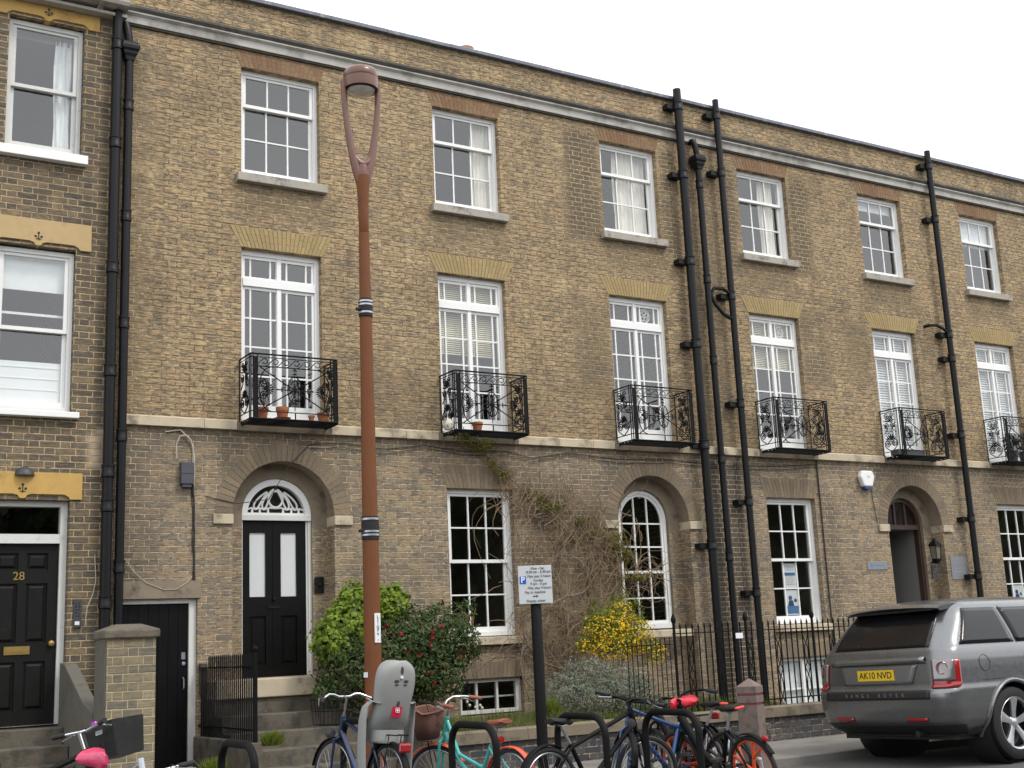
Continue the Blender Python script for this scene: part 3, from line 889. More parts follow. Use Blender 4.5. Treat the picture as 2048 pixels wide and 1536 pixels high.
for xx in (cx - iw / 3, cx + iw / 3):
    zt_ = sp + math.sqrt(iw * iw - (xx - cx) ** 2)
    b.box(xx - .011, xx + .011, y + .022, y + .052, zo + .12, 2.335); b.box(xx - .011, xx + .011, y + .022, y + .052, 2.375, zt_)
for zz in (1.97, 2.73, 3.08):
    for k in range(3):
        a, c = cx - iw + 2 * iw * k / 3 + .0115 * (k > 0), cx - iw + 2 * iw * (k + 1) / 3 - .0115 * (k < 2)
        b.box(a, c, y + .024, y + .05, zz - .011, zz + .011)
o = b.build('arched_window', M['white'], hA)
gl = MB(); gl.poly([(x, y + .036, z) for x, z in arch_pts(cx, iw, zo + .12, sp)]); gl.build('pane', M['glass'], o, recalc=False)
stone_sill(hA, 5.20, 6.40, 1.39, 1.50, m_='stone', proj=.0)
# front door of bay 1
b = MB(); y = .305
b.box(-.50, -.435, y - .02, y + .08, 1.12, 3.05); b.box(.435, .475, y - .02, y + .08, 1.12, 3.05)
b.box(.41, .436, y + .0, y + .08, 1.12, 3.05)
b.box(-.46, .47, y - .045, y + .08, 3.051, 3.115)
dr = b.build('door_frame', M['white_old'], hA)
d = MB()
L_, R_, B0, B1 = -.434, .409, 1.125, 3.048
yy = y + .01
pan = [(-.335, -.125, 2.10, 2.90), (.075, .285, 2.10, 2.90)]
lowp = [(-.335, -.125, 1.27, 1.86), (.075, .285, 1.27, 1.86)]
xs = sorted({L_, R_} | {v for p in pan for v in p[:2]}); zs = sorted({B0, B1} | {v for p in pan + lowp for v in p[2:]})
for a, c in zip(xs[:-1], xs[1:]):
    for e, f_ in zip(zs[:-1], zs[1:]):
        if not any(p[0] < (a + c) / 2 < p[1] and p[2] < (e + f_) / 2 < p[3] for p in pan + lowp): d.box(a, c, yy, yy + .045, e, f_)
for p in lowp: d.box(p[0] + .001, p[1] - .001, yy + .022, yy + .042, p[2] + .001, p[3] - .001); d.box(p[0] + .035, p[1] - .035, yy + .010, yy + .023, p[2] + .035, p[3] - .035)
d.box(-.035, -.015, yy - .006, yy - .0005, 1.14, 3.03)
door = d.build('door', M['black_paint'], hA)
d = MB()
for p in pan: d.box(p[0], p[1], yy + .02, yy + .03, p[2], p[3])
d.build('frosted_glazing', M['frost'], door)
d = MB(); d.box(-.10, .05, yy - .012, yy - .001, 1.955, 1.985); d.lathe([(.0, -.03), (.02, -.028), (.024, -.015), (.012, 0)], 12, (-.02, yy, 2.07), 'y')
d.build('letterbox', M['black_old'], door)
# fanlight with looped tracery
b = MB(); cx, sp = .01, 3.115
ring(b, cx, sp, .385, .465, y - .03, y + .05)
b.box(cx - .385, cx + .385, y - .012, y + .05, sp, sp + .035)
yf = y + .012
def loop(b, cx, cz, a, w0, w1, ln, r=.011):
    pts = []
    for k in range(25):
        t = k / 24; s = math.sin(PI * t); side = 1
        ang = 2 * PI * t
        lx = ln * (1 - math.cos(ang)) / 2
        wv = (w0 + (w1 - w0) * lx / ln) * math.sin(ang)
        pts.append((cx + lx * math.cos(a) - wv * math.sin(a), cz + lx * math.sin(a) + wv * math.cos(a)))
    b.tube([(x, yf, z) for x, z in pts], r, 6, closed=False)
oc = (cx, sp + .21)
b.tube([(oc[0] + .095 * math.cos(2 * PI * k / 28), yf, oc[1] + .105 * math.sin(2 * PI * k / 28)) for k in range(28)], .016, 6, closed=True)
for s in (-1, 1):
    for bx, hh, tw in ((.155, .085, .045), (.262, .085, .05)):
        pts = []
        for k in range(29):
            t = k / 28; ang = 2 * PI * t
            zz = (1 - math.cos(ang)) / 2
            xx = bx + tw * math.sin(ang) * (1 - .55 * zz) - (.13 if bx < .2 else .15) * zz ** 1.7
            pts.append((cx + s * xx, yf, sp + .085 + (.25 if bx < .2 else .215) * zz))
        b.tube(pts, .013, 6, closed=False)
zz = [(-.385, .07), (-.32, .095), (-.262, .075), (-.21, .095), (-.155, .075), (-.08, .10), (0, .095), (.08, .10), (.155, .075), (.21, .095), (.262, .075), (.32, .095), (.385, .07)]
b.tube([(cx + q, yf, sp + h) for q, h in zz], .011, 6)
for q in (-.31, -.21, -.10, .10, .21, .31): b.prism([(cx + q - .014, sp + .034), (cx + q + .014, sp + .034), (cx + q + .008, sp + .095), (cx + q - .008, sp + .095)], yf - .01, yf + .01)
fan = b.build('fanlight', M['white'], hA)
gl = MB(); gl.poly([(x, y + .03, z) for x, z in arch_pts(cx, .386, sp + .03, sp + .03)]); gl.build('pane', M['glass'], fan, recalc=False)
b = MB(); b.box(-.40, .42, y + .12, y + .13, sp, sp + .45); b.build('dark_backing', M['dark_fill'], fan)  # dark sheet added behind the fanlight so its glass reads dark
# passage door at the left end
b = MB(); b.box(-1.17, -1.087, .05, .139, 0, 2.083); b.box(-2.038, -1.171, .05, .139, 2.03, 2.083); b.box(-2.038, -2.0, .05, .139, 0, 2.03)
pf = b.build('passage_door_frame', M['white_old'], hA)
b = MB(); b.box(-1.999, -1.172, .09, .13, .01, 2.028)
for k in range(7): b.box(-1.99 + k * .117, -1.99 + k * .117 + .110, .084, .0905, .02, 2.02)
pd = b.build('passage_door', M['black_paint'], hA)
b = MB(); b.tube([(-1.23, .085, 1.17), (-1.225, .05, 1.15), (-1.225, .05, 1.05), (-1.23, .085, 1.03)], .008, 6); b.build('door_handle', M['steel'], pd)
b = MB(); b.lathe([(0, -.02), (.022, -.018), (.024, 0)], 12, (-1.225, .084, 1.33), 'y'); b.build('door_knob', M['steel'], pd)
b = MB(); b.box(-1.25, -1.205, .078, .083, 1.38, 1.46); b.build('lock_plate', M['steel'], pd)
b = MB(); b.extrude_x([(-.022, 2.087), (.10, 2.087), (.10, 2.29), (-.022, 2.29)], -2.04, -1.05); b.build('passage_lintel', M['render'], hA)
# pipes at the left end and in the party line
drainpipe(hA, -2.035, .05, 8.80, .052, -.10, (8.15, 6.7, 5.35, 3.98, 2.45), brackets=False, hopper=8.74)
drainpipe(hA, 6.74, -.02, 10.13, .066, -.16, (9.83, 8.65, 7.20, 5.85, 4.25, 2.72), lug=-1)
drainpipe(hA, 7.09, -.02, 8.85, .050, -.13, (8.55, 6.95, 5.62, 4.05, 2.55), brackets=False, hopper=8.80)

# ---- left neighbour
X80, X81 = -7.2, -2.105
h28 = thing('brick_house', 'dark sooty brick house with ochre stone lintels and black panelled door', 'house', ((X80 + X81) / 2, 0, 0))
wl_ = MB()
facade(wl_, X80, X81, -.05, 9.30, [dict(x0=-3.44, x1=-2.56, z0=7.42, z1=9.12, depth=.22), dict(x0=-3.48, x1=-2.59, z0=4.25, z1=6.22, depth=.22), dict(x0=-3.52, x1=-2.575, z0=.72, z1=3.22, depth=.24),
                                   dict(x0=-5.6, x1=-4.6, z0=7.42, z1=9.12, depth=.22), dict(x0=-5.6, x1=-4.6, z0=4.25, z1=6.22, depth=.22), dict(x0=-5.6, x1=-4.6, z0=1.2, z1=3.22, depth=.22)], bands=(0, 0))
wl_.build('wall', [M['brick_28']], h28, recalc=False)
shell(h28, X80, X81, (-4.1,), 9.3, levels=(.72, 4.1, 7.25), parapet=False)
def ogee_lintel(x0, x1, z0, z1, m_):
    xm = (x0 + x1) / 2; h = (x1 - x0) / 2
    b = MB()
    pts = [(x0, z0), (x0 + .13, z0), (x0 + .15, z0 + .03), (x0 + .20, z0 + .055), (xm - .10, z0 + .055), (xm - .05, z0 + .04), (xm - .035, z0 + .012), (xm, z0 + .002), (xm + .035, z0 + .012), (xm + .05, z0 + .04), (xm + .10, z0 + .055), (x1 - .20, z0 + .055), (x1 - .15, z0 + .03), (x1 - .13, z0), (x1, z0), (x1, z1), (x0, z1)]
    b.prism(pts, -.025, .12)
    o = b.build('stone_lintel', M[m_], h28, bevel=.004)
    c = MB(); zc = z0 + .115
    for dx, dz in ((0, .045), (-.033, .0), (.033, .0)): c.lathe([(.014, -.029), (.016, -.0255)], 10, (xm + dx, 0, zc + dz), 'y')
    c.tube([(xm, -.0275, zc + .03), (xm, -.0275, zc - .045)], .006, 5); c.tube([(xm - .03, -.0275, zc - .035), (xm, -.0275, zc - .022), (xm + .03, -.0275, zc - .035)], .005, 5)
    c.build('carved_flower', M['dark_fill'], o)
for xo in (0, -2.08):
    ogee_lintel(-3.61 + xo, -2.385 + xo, 9.10, 9.30, 'stone_ochre')
    ogee_lintel(-3.63 + xo, -2.42 + xo, 6.215, 6.545, 'stone_buff')
    t28 = sash_window(h28, -3.435 + xo, -2.565 + xo, 7.43, 9.10, 8.26, 1, 1, 1, m_='white_old')
    m28 = sash_window(h28, -3.475 + xo, -2.595 + xo, 4.26, 6.20, 5.23, 1, 1, 1)
    stone_sill(h28, -3.53 + xo, -2.50 + xo, 7.29, 7.415, proj=.10, m_='white'); stone_sill(h28, -3.55 + xo, -2.52 + xo, 4.165, 4.245, proj=.10, m_='white')
    if xo == 0:
        curtain(t28, -2.86, -2.66, 7.5, 9.0, .25, 'net', 3, .02); 
        sheet_blind(m28, -3.42, -2.65, 5.72, 6.15, .205, 'blind_white', 0); sheet_blind(m28, -3.42, -2.65, 5.42, 5.45, .205, 'blind_white', 0)
        sheet_blind(m28, -3.42, -2.66, 4.33, 4.86, .20, 'blind_white', 4)
ogee_lintel(-3.75, -2.45, 3.225, 3.53, 'stone_ochre')
sash_window(h28, -5.6, -4.6, 1.22, 3.2, 2.2, 1, 1, 1)
b = MB(); y = .10
frame_rect(b, -3.515, -2.58, .74, 3.215, .08, .075, .001, .06, y, y + .12); b.box(-3.43, -2.66, y - .02, y + .10, 2.735, 2.84)
df = b.build('door_frame', M['white_old'], h28)
gl = MB(); gl.poly([(-3.43, y + .06, 2.85), (-2.66, y + .06, 2.85), (-2.66, y + .06, 3.15), (-3.43, y + .06, 3.15)]); gl.build('pane', M['glass'], df, recalc=False)
d = MB(); L_, R_, B0, B1 = -3.43, -2.66, .745, 2.73
pan = [(-3.32, -3.09, 2.44, 2.63), (-3.00, -2.77, 2.44, 2.63), (-3.32, -3.09, 1.63, 2.29), (-3.00, -2.77, 1.63, 2.29), (-3.32, -3.09, .90, 1.43), (-3.00, -2.77, .90, 1.43)]
xs = sorted({L_, R_} | {v for p in pan for v in p[:2]}); zs = sorted({B0, B1} | {v for p in pan for v in p[2:]})
for a, c in zip(xs[:-1], xs[1:]):
    for e, f_ in zip(zs[:-1], zs[1:]):
        if not any(p[0] < (a + c) / 2 < p[1] and p[2] < (e + f_) / 2 < p[3] for p in pan): d.box(a, c, y + .04, y + .09, e, f_)
for p in pan:
    d.box(p[0] + .001, p[1] - .001, y + .065, y + .085, p[2] + .001, p[3] - .001)
    d.rings([[(p[0] + q, yq, p[2] + q), (p[1] - q, yq, p[2] + q), (p[1] - q, yq, p[3] - q), (p[0] + q, yq, p[3] - q)] for q, yq in ((.02, y + .0645), (.05, y + .043))], smooth=False)
d28 = d.build('panelled_door', M['black_old'], h28)
b = MB(); b.box(-3.21, -2.94, y + .028, y + .039, 1.51, 1.60); b.box(-3.18, -2.97, y + .022, y + .029, 1.535, 1.575); b.build('letterbox', M['brass'], d28)
b = MB(); b.lathe([(0, -.055), (.03, -.05), (.036, -.03), (.02, -.012), (.03, 0)], 14, (-2.715, y + .04, 1.62), 'y'); b.build('door_knob', M['brass'], d28)
text('28', .13, d28, (-3.08, y + .036, 2.37), FACE, M['brass'], extr=.003)
# eaves, gutter and soil pipe
b = MB(); b.extrude_x([(-.30, 9.44), (-.28, 9.40), (-.20, 9.39), (-.16, 9.42), (-.155, 9.47), (-.30, 9.47)], X80, X81 + .02)
gt = b.build('gutter', M['stone_grey'], h28)
b = MB(); b.box(X80, X81 + .02, -.20, .40, 9.385, 9.46); b.build('eaves_board', M['stone_grey'], h28)
b = MB(); b.box(X80, X81 + .02, -.16, .10, 9.302, 9.34)
for k in range(6):
    xx = -2.42 - .78 * k; b.extrude_x([(-.27, 9.395), (-.02, 9.355), (-.02, 9.303 - .0), (-.10, 9.303)], xx - .03, xx + .03)
b.build('gutter_bracket', M['stone_grey'], gt)
drainpipe(h28, -2.19, .05, 11.0, .060, -.12, (8.93, 7.62, 6.02, 4.75, 3.55, 3.15, 2.05), brackets=False)

# ---- right-hand house (bays 4 to 7)
XB0, XB1 = 7.155, 18.6
hB = thing('brick_house', 'brown brick house with dark open arched doorway and papers in its ground floor window', 'house', ((XB0 + XB1) / 2, 0, 0))
wl_ = MB(); ops = []
for c in CX[3:]: ops += up_ops(c)
ops += [dict(x0=8.06, x1=9.11, z0=1.50, z1=3.49, depth=.2), dict(x0=8.05, x1=9.20, z0=.12, z1=.99, depth=.2), dict(x0=10.76, x1=12.10, z0=-.02, z1=3.77, depth=.25, spring=3.10),
        dict(x0=13.62, x1=14.66, z0=1.50, z1=3.49, depth=.2), dict(x0=13.62, x1=14.66, z0=.12, z1=.99, depth=.2), dict(x0=16.3, x1=17.5, z0=1.5, z1=3.49, depth=.2)]
facade(wl_, XB0, XB1, -.05, 9.556, ops, zbreak=4.14, bands=(0, 1), reveal_mi=2)
arched_recess(wl_, 11.43, -.02)
wl_.build('wall', [M['brick_gf'], M['brick_up'], M['render']], hB, recalc=False)
shell(hB, XB0, XB1, (10.2, 12.75, 15.6), 9.9)
top_trim(hB, XB0, XB1)
string_course(hB, XB0, XB1, [(c - .63, c + .64) for c in CX[3:]])
upB = [bay_upper(hB, c) for c in CX[3:]]
for c in CX[3:]: balcony(hB, c)
curtain(upB[0][0], CX[3] + .10, CX[3] + .42, 7.56, 9.0, .245, waves=4, amp=.02)
sheet_blind(upB[1][0], CX[4] - .49, CX[4] + .49, 8.82, 9.0, .225, 'blind_white', 0)
sheet_blind(upB[2][0], CX[5] - .49, CX[5] + .49, 8.50, 9.0, .225, 'blind_white', 2)
slat_blind(upB[0][1], CX[3] - .48, CX[3] + .47, 5.65, 6.45, .222)
for k in (1, 2): slat_blind(upB[k][1], CX[3 + k] - .48, CX[3 + k] + .47, 4.40, 6.45, .222, 'blind_white', .045)
flat_arch(hB, 8.06, 9.11, 3.494, 3.80, .12, M['voussoir_grey'], 16, name='lintel'); flat_arch(hB, 13.62, 14.66, 3.494, 3.80, .12, M['voussoir_grey'], 16, name='lintel')
ring_arch(hB, 11.43, 3.10, .67, .88, M['voussoir_grey']); impost(hB, 11.43)
w4 = sash_window(hB, 8.062, 9.108, 1.51, 3.488, 2.51, 3, 2, 2); sash_window(hB, 13.622, 14.658, 1.51, 3.488, 2.51, 3, 2, 2)
for a in (8.06, 13.62): stone_sill(hB, a - .05, a + 1.10, 1.39, 1.50, m_='stone')
for a, c in ((8.05, 9.20), (13.62, 14.66)):
    b = MB(); gl = MB(); frame_rect(b, a + .003, c - .003, .13, .985, .05, .05, .06, .05, .08, .14)
    xm = (a + c) / 2; b.box(xm - .05, xm + .05, .075, .135, .19, .935)
    for p, q in ((a + .053, xm - .05), (xm + .05, c - .053)): b.box(p, q, .09, .13, .50, .525)
    o = b.build('basement_window', M['white'], hB); gl.poly([(a + .05, .11, .19), (c - .05, .11, .19), (c - .05, .11, .935), (a + .05, .11, .935)]); gl.build('pane', M['glass'], o, recalc=False)
    sheet_blind(o, a + .06, c - .06, .19, .93, .16, 'blind_white')
    flat_arch(hB, a, c, .993, 1.20, .05, M['voussoir_grey'], 15, name='lintel', rows=1)
# open doorway with a grey lobby
b = MB(); cx, sp, y = 11.43, 3.12, .31
ring(b, cx, sp, .40, .462, y, y + .10)
for s in (-1, 1): b.box(min(cx + s * .462, cx + s * .40), max(cx + s * .462, cx + s * .40), y, y + .10, .3, sp)
b.box(cx - .40, cx + .40, y - .01, y + .10, sp - .08, sp)
for xx in (cx - .13, cx + .13): b.box(xx - .018, xx + .018, y + .01, y + .06, sp, sp + .37)
o = b.build('doorway_frame', M['wood_red'], hB)
b = MB(); b.box(cx - .41, cx + .41, y + .13, y + .14, sp + .001, sp + .46); b.build('dark_backing', M['wood_red'], o)  # added dark sheet, stands in for the shade behind this fanlight
gl = MB(); gl.poly([(x, y + .04, z) for x, z in arch_pts(cx, .40, sp, sp)]); gl.build('pane', M['glass'], o, recalc=False)
b = MB()
b.poly([(cx - .41, .40, .3), (cx - .41, 1.6, .3), (cx - .41, 1.6, 3.06), (cx - .41, .40, 3.06)]); b.poly([(cx + .41, .40, .3), (cx + .41, 1.6, .3), (cx + .41, 1.6, 3.06), (cx + .41, .40, 3.06)])
b.poly([(cx - .41, 1.6, .3), (cx + .41, 1.6, .3), (cx + .41, 1.6, 3.06), (cx - .41, 1.6, 3.06)]); b.poly([(cx - .41, .4, 3.06), (cx + .41, .4, 3.06), (cx + .41, 1.6, 3.06), (cx - .41, 1.6, 3.06)]); b.poly([(cx - .41, .4, .32), (cx + .41, .4, .32), (cx + .41, 1.6, .32), (cx - .41, 1.6, .32)])
b.build('lobby', M['grey_paint'], o, recalc=False)
b = MB(); b.M = Matrix.Translation((cx - .395, .42, 0)) @ Matrix.Rotation(rad(42), 4, 'Z'); b.box(0, .78, 0, .045, .33, 3.03); b.box(.10, .68, -.008, -.0005, .5, 1.5); b.box(.10, .68, -.008, -.0005, 1.7, 2.85)
b.build('open_door', M['grey_paint'], o)
drainpipe(hB, 7.56, -.02, 10.11, .052, -.15, (9.83, 8.82, 6.72, 4.95, 3.40, 2.0), lug=-1)
drainpipe(hB, 12.70, -.02, 10.10, .055, -.15, (9.80, 8.75, 6.55, 6.10, 4.70, 3.2, 2.2), lug=-1)
for (px_, z_, dx) in ((7.56, 6.72, -.42), (12.70, 6.60, -.50)):
    b = MB()
    if dx > -.45:
        b.tube([(px_, -.15, z_ + .02), (px_ - .18, -.16, z_ + .10), (px_ - .36, -.15, z_ + .09), (px_ - .42, -.14, z_ - .02), (px_ - .36, -.15, z_ - .17), (px_ - .2, -.16, z_ - .33), (px_, -.15, z_ - .40)], .030, 8)
    else:
        b.tube([(px_, -.15, z_ - .05), (px_ - .14, -.15, z_ + .05), (px_ - .30, -.14, z_ + .10), (px_ - .44, -.10, z_ + .09), (px_ - .46, .0, z_ + .09)], .028, 8)
    b.build('branch_pipe', M['pipe'], hB)

# ------------------------------------------------------------------ gate pier, steps, garden wall, railings
def on_ground(o): return o
b = MB(); b.box(-2.61, -2.13, -2.05, -1.62, 0, 1.60)
gp = thing('gate_pier', 'square brick gate pier with weathered stone cap beside the black passage door', 'gate pier', (-2.37, -1.83, 0))
b.build('shaft', M['brick_pier'], gp)
b = MB()
b.rings([[(-2.37 - q, -1.835 - q2, z), (-2.37 + q, -1.835 - q2, z), (-2.37 + q, -1.835 + q2, z), (-2.37 - q, -1.835 + q2, z)] for q, q2, z in ((.262, .24, 1.601), (.275, .252, 1.615), (.275, .252, 1.685), (.12, .10, 1.745))], smooth=False)
b.build('cap', M['stone_dark'], gp, bevel=.015)
b = MB(); b.box(-2.625, -2.611, -2.04, -1.62, 0, 1.59); b.build('rendered_face', M['concrete'], gp)
b = MB(); b.extrude_x([(-1.61, 0), (-.01, 0), (-.01, 1.40), (-.25, 1.38), (-1.2, .98), (-1.61, .90)], -2.64, -2.50)
tag(b.build('step_cheek_wall', M['concrete'], origin=(-2.57, -.8, 0), bevel=.01), 'sloping rendered cheek wall between the left door steps and the brick pier', 'wall')
b = MB()
for k in range(4): b.box(-3.95, -2.645, -.02 - .30 * (k + 1), .10 if k == 0 else -.02 - .30 * k + .0, .0, .72 - .18 * k - (.0 if k else 0))
tag(b.build('door_steps', M['stone_dark'], origin=(-3.3, -.6, 0), bevel=.012), 'worn grey stone steps below the black panelled door', 'steps')
b = MB(); b.box(-4.22, -3.80, -2.2, -1.8, 0, .92); b.box(-4.26, -3.76, -2.24, -1.76, .921, 1.02)
tag(b.build('stone_post', M['stone'], origin=(-4.0, -2.0, 0), bevel=.02), 'pale stone post at the left edge beside the worn steps', 'post')

st = thing('entrance_steps', 'flight of dark stone steps up to the arched black front door', 'steps', (-.1, -1.0, 0))
b = MB(); b.box(-1.0, .86, -.36, .25, .0, .90); b.build('landing', M['stone_dark'], st)
b = MB(); b.box(-.98, .86, -.40, .30, .901, 1.115); b.build('threshold', M['stone'], st, bevel=.012)
for k in range(5):
    b = MB(); y0 = -.36 - .29 * (k + 1); b.box(-1.0, .86, y0 - .012, y0 + .289, 0 if k else 0, .90 - .18 * (k) - .18 * 0 - .0 - (.18 if True else 0) + .0)
    b.build('step', M['stone_dark'], st, bevel=.012)
b = MB(); b.box(-1.13, -1.001, -1.98, -.01, 0, .50); b.build('cheek', M['stone_dark'], st, bevel=.012)
b = MB(); b.box(.87, 1.14, -2.12, -1.80, 0, .46); b.box(.861, 1.0, -1.80, -.01, 0, .62); b.build('end_block', M['stone_dark'], st, bevel=.015)
sr = thing('step_railing', 'black iron railing of close thin bars beside the arched door steps', 'railing', (-1.06, -1.0, .5))
b = MB(); x = -1.06
n = 27
for i in range(n):
    y = -.10 - 1.78 * i / (n - 1)
    b.tube([(x, y, .50), (x, y, 1.25 if i < 4 else 1.385), (x, y, 1.27 if i < 4 else 1.41)], [.0095, .0095, .001], 5)
b.build('bars', M['iron'], sr)
for z in (1.27, .62):
    b = MB(); b.box(x - .012, x + .012, -1.93, -.01, z - .008, z + .008); b.build('rail', M['iron'], sr)
b = MB(); b.tube([(x, -1.93, .50), (x, -1.93, 1.42)], .026, 8); b.ball((x, -1.93, 1.45), .035, 8); b.build('post', M['iron'], sr)

gw = thing('garden_wall', 'low dark blue brick garden wall with weathered stone coping', 'wall', (8, -1.98, 0))
b = MB(); b.box(1.145, 30, -2.08, -1.86, 0, .30); b.build('brick_base', M['brick_wall'], gw)
b = MB(); x = 1.145
while x < 30:
    l = random.uniform(.9, 1.25); b.extrude_x([(-2.125, .301), (-1.82, .301), (-1.82, .43), (-2.10, .44), (-2.125, .42)], x + .003, x + l - .003); x += l
b.build('coping', M['coping'], gw)

lf = thing('low_railing', 'short run of thin black railings behind the forsythia', 'railing', (4.1, -1.98, .44))
b = MB()
for i in range(10): b.tube([(3.72 + i * .074, -1.98, .44), (3.72 + i * .074, -1.98, 1.36), (3.72 + i * .074, -1.98, 1.39)], [.0065, .0065, .001], 5)
b.build('bars', M['iron'], lf)
for z in (1.29, .52):
    b = MB(); b.box(3.68, 4.43, -1.99, -1.97, z - .006, z + .006); b.build('rail', M['iron'], lf)

ir = thing('iron_railing', 'tall black spear topped railings with looped ornament along the low wall', 'railing', (9, -1.98, .44))
b = MB(); x = 4.47; i = 0; y = -1.98
while x < 17.5:
    if i % 12: b.tube([(x, y, .44), (x, y, 1.47), (x, y, 1.50), (x, y, 1.56)], [.0098, .0098, .014, .001], 6)
    if i % 5 == 2:
        xc = x + .05
        for (z0_, z1_) in ((.98, 1.22), (.55, .80)):
            orn = MB(); pts = []
            for k in range(21):
                a = 2 * PI * k / 20
                pts.append((xc + .030 * math.cos(a), y, (z0_ + z1_) / 2 + (z1_ - z0_) / 2 * math.sin(a)))
            orn.tube(pts, .007, 5)
            for s in (-1, 1):
                orn.tube([(xc, y, z1_), (xc + s * .03, y, z1_ + .07), (xc + s * .05, y, z1_ + .13), (xc + s * .045, y, z1_ + .17)], .007, 5)
                orn.tube([(xc, y, z0_), (xc + s * .03, y, z0_ - .05), (xc + s * .05, y, z0_ - .09)], .007, 5)
            orn.build('loop_ornament', M['iron'], ir)
    x += .1; i += 1
b.build('bars', M['iron'], ir)
for z in (1.42, .52):
    b = MB(); b.box(4.45, 17.5, y - .016, y + .016, z - .007, z + .007); b.build('rail', M['iron'], ir)
for k in range(11):
    b = MB(); xx = 4.47 + k * 1.2; b.tube([(xx, y, .44), (xx, y, 1.56)], .019, 8); b.lathe([(.019, 1.55), (.03, 1.57), (.034, 1.60), (.022, 1.64), (.001, 1.68)], 10, (xx, y, 0)); b.build('post', M['iron'], ir)
p = at(1480, 1271, -2.02)
b = MB(); b.box(p.x - .06, p.x + .06, -2.010, -2.001, p.z - .035, p.z + .035)
tag(b.build('notice_plate', M['paper'], origin=p), 'small blank white plate fixed to the black spear railings', 'sign')

# ------------------------------------------------------------------ things on the facade
b = MB()
b.prism([(-.10, -.13), (.10, -.13), (.165, .04), (.12, .14), (-.12, .14), (-.165, .04)], -.10, -.001)
b.M = None
def moved(b, off):
    b.v = [v + Vector(off) for v in b.v]; return b
al = thing('alarm_box', 'white six-sided alarm box high on the brickwork above the ground floor', 'alarm box', (10.29, 0, 3.84))
moved(b, (10.29, -.001, 3.84)).build('cover', M['white'], al, bevel=.025)
b = MB(); b.box(10.21, 10.37, -.09, -.01, 3.675, 3.708); b.build('strobe', mk('blue strobe lens', (.02, .05, .22), .3), al)
text('m', .10, al, (10.30, -.1025, 3.88), FACE, mk('grey print', (.45, .47, .5), .6))
b = MB()
b.box(-1.32, -1.165, -.09, -.001, 3.44, 3.70); b.box(-1.325, -1.16, -.095, -.0905, 3.565, 3.575); b.box(-1.30, -1.19, -.075, -.01, 3.40, 3.44)
tag(b.build('junction_box', mk('grey blue junction box', (.06, .063, .075), .6, var=.15), origin=(-1.24, 0, 3.57), bevel=.012), 'dark grey telephone junction box beside the arched door', 'junction box')
b = MB(); jx = -1.155
def wig(x0, z0, x1, z1, n=10, a=.012, y=-.012):
    return [(x0 + (x1 - x0) * i / n + random.uniform(-a, a), y, z0 + (z1 - z0) * i / n + random.uniform(-a, a)) for i in range(n + 1)]
b.tube(wig(-1.15, 3.45, -1.12, 2.10, 14, .006), .009, 5); b.tube(wig(-1.17, 3.42, -1.135, 2.12, 14, .008), .006, 5)
b.tube([(-1.16, -.03, 3.44), (-1.16, -.02, 3.36), (-1.15, -.012, 3.30)], .012, 6)
tag(b.build('cable', M['cable'], origin=(-1.14, -.01, 2.1)), 'pair of black cables running down from the junction box', 'cable')
b = MB()
b.tube([(-1.50, -.02, 4.07), (-1.32, -.03, 4.10), (-1.19, -.03, 3.98), (-1.145, -.02, 3.80), (-1.14, -.015, 3.60), (-1.15, -.015, 3.42)], .008, 6)
b.tube([(-1.36, -.03, 3.75), (-1.37, -.04, 3.92), (-1.33, -.04, 4.02), (-1.24, -.03, 4.04), (-1.16, -.02, 3.92), (-1.16, -.015, 3.6)], .007, 6)
tag(b.build('cable', M['cable_white'], origin=(-1.3, -.02, 3.9)), 'pale looped cable above the junction box', 'cable')
b = MB()
pts = [(-1.0, 3.30), (-.6, 3.22), (-.2, 3.28), (.06, 3.70), (.35, 4.00), (.8, 4.04), (1.4, 3.98), (2.0, 4.06), (2.6, 4.0), (3.3, 4.03), (3.7, 3.95), (4.3, 4.05), (5.2, 3.99), (6.2, 4.02), (7.2, 3.97), (8.4, 4.0), (9.2, 4.06)]
b.tube([(x, -.014, z) for x, z in pts], .0055, 5)
b.tube([(x, -.016, z - .05 + random.uniform(-.015, .015)) for x, z in pts[4:]], .0045, 5)
tag(b.build('cable', M['cable'], origin=(4, -.01, 4.0)), 'thin black cables strung along the wall under the pale stone band', 'cable')
b = MB(); b.tube([(9.215, -.02, 4.13), (9.215, -.02, 1.6), (9.20, -.02, .4)], .012, 6)
tag(b.build('cable', M['cable'], origin=(9.2, -.02, .4)), 'vertical black cable down the wall right of the papered window', 'cable')
b = MB(); b.tube([(10.42, -.012, 3.98), (10.44, -.012, 3.5), (10.5, -.012, 3.11)], .005, 5)
tag(b.build('cable', M['cable'], origin=(10.44, -.01, 3.5)), 'thin black wire from the alarm box to the stone impost', 'cable')
b = MB()
b.tube([(-2.29, -.012, 2.6), (-2.27, -.012, 2.3), (-2.30, -.012, 2.15), (-2.36, -.012, 2.0), (-2.38, -.012, 1.8)], .006, 5)
tag(b.build('cable', M['cable_white'], origin=(-2.3, -.01, 2.2)), 'thin pale cable hanging beside the door entry panel', 'cable')
b = MB(); b.tube([(-1.95, -.026, 2.55), (-1.85, -.03, 2.40), (-1.70, -.03, 2.27), (-1.50, -.03, 2.19), (-1.35, -.03, 2.19), (-1.22, -.03, 2.27), (-1.16, -.02, 2.34)], .004, 5)
tag(b.build('cable', M['cable_white'], origin=(-1.5, -.02, 2.2)), 'slack pale wire drooping over the passage door lintel', 'cable')
ep = thing('entry_panel', 'grey door entry panel with two rows of buttons by the left door', 'entry panel', (-2.465, 0, 1.94))
b = MB(); b.box(-2.51, -2.42, -.028, -.001, 1.78, 2.10); b.build('plate', M['dark_plastic'], ep, bevel=.004)
b = MB()
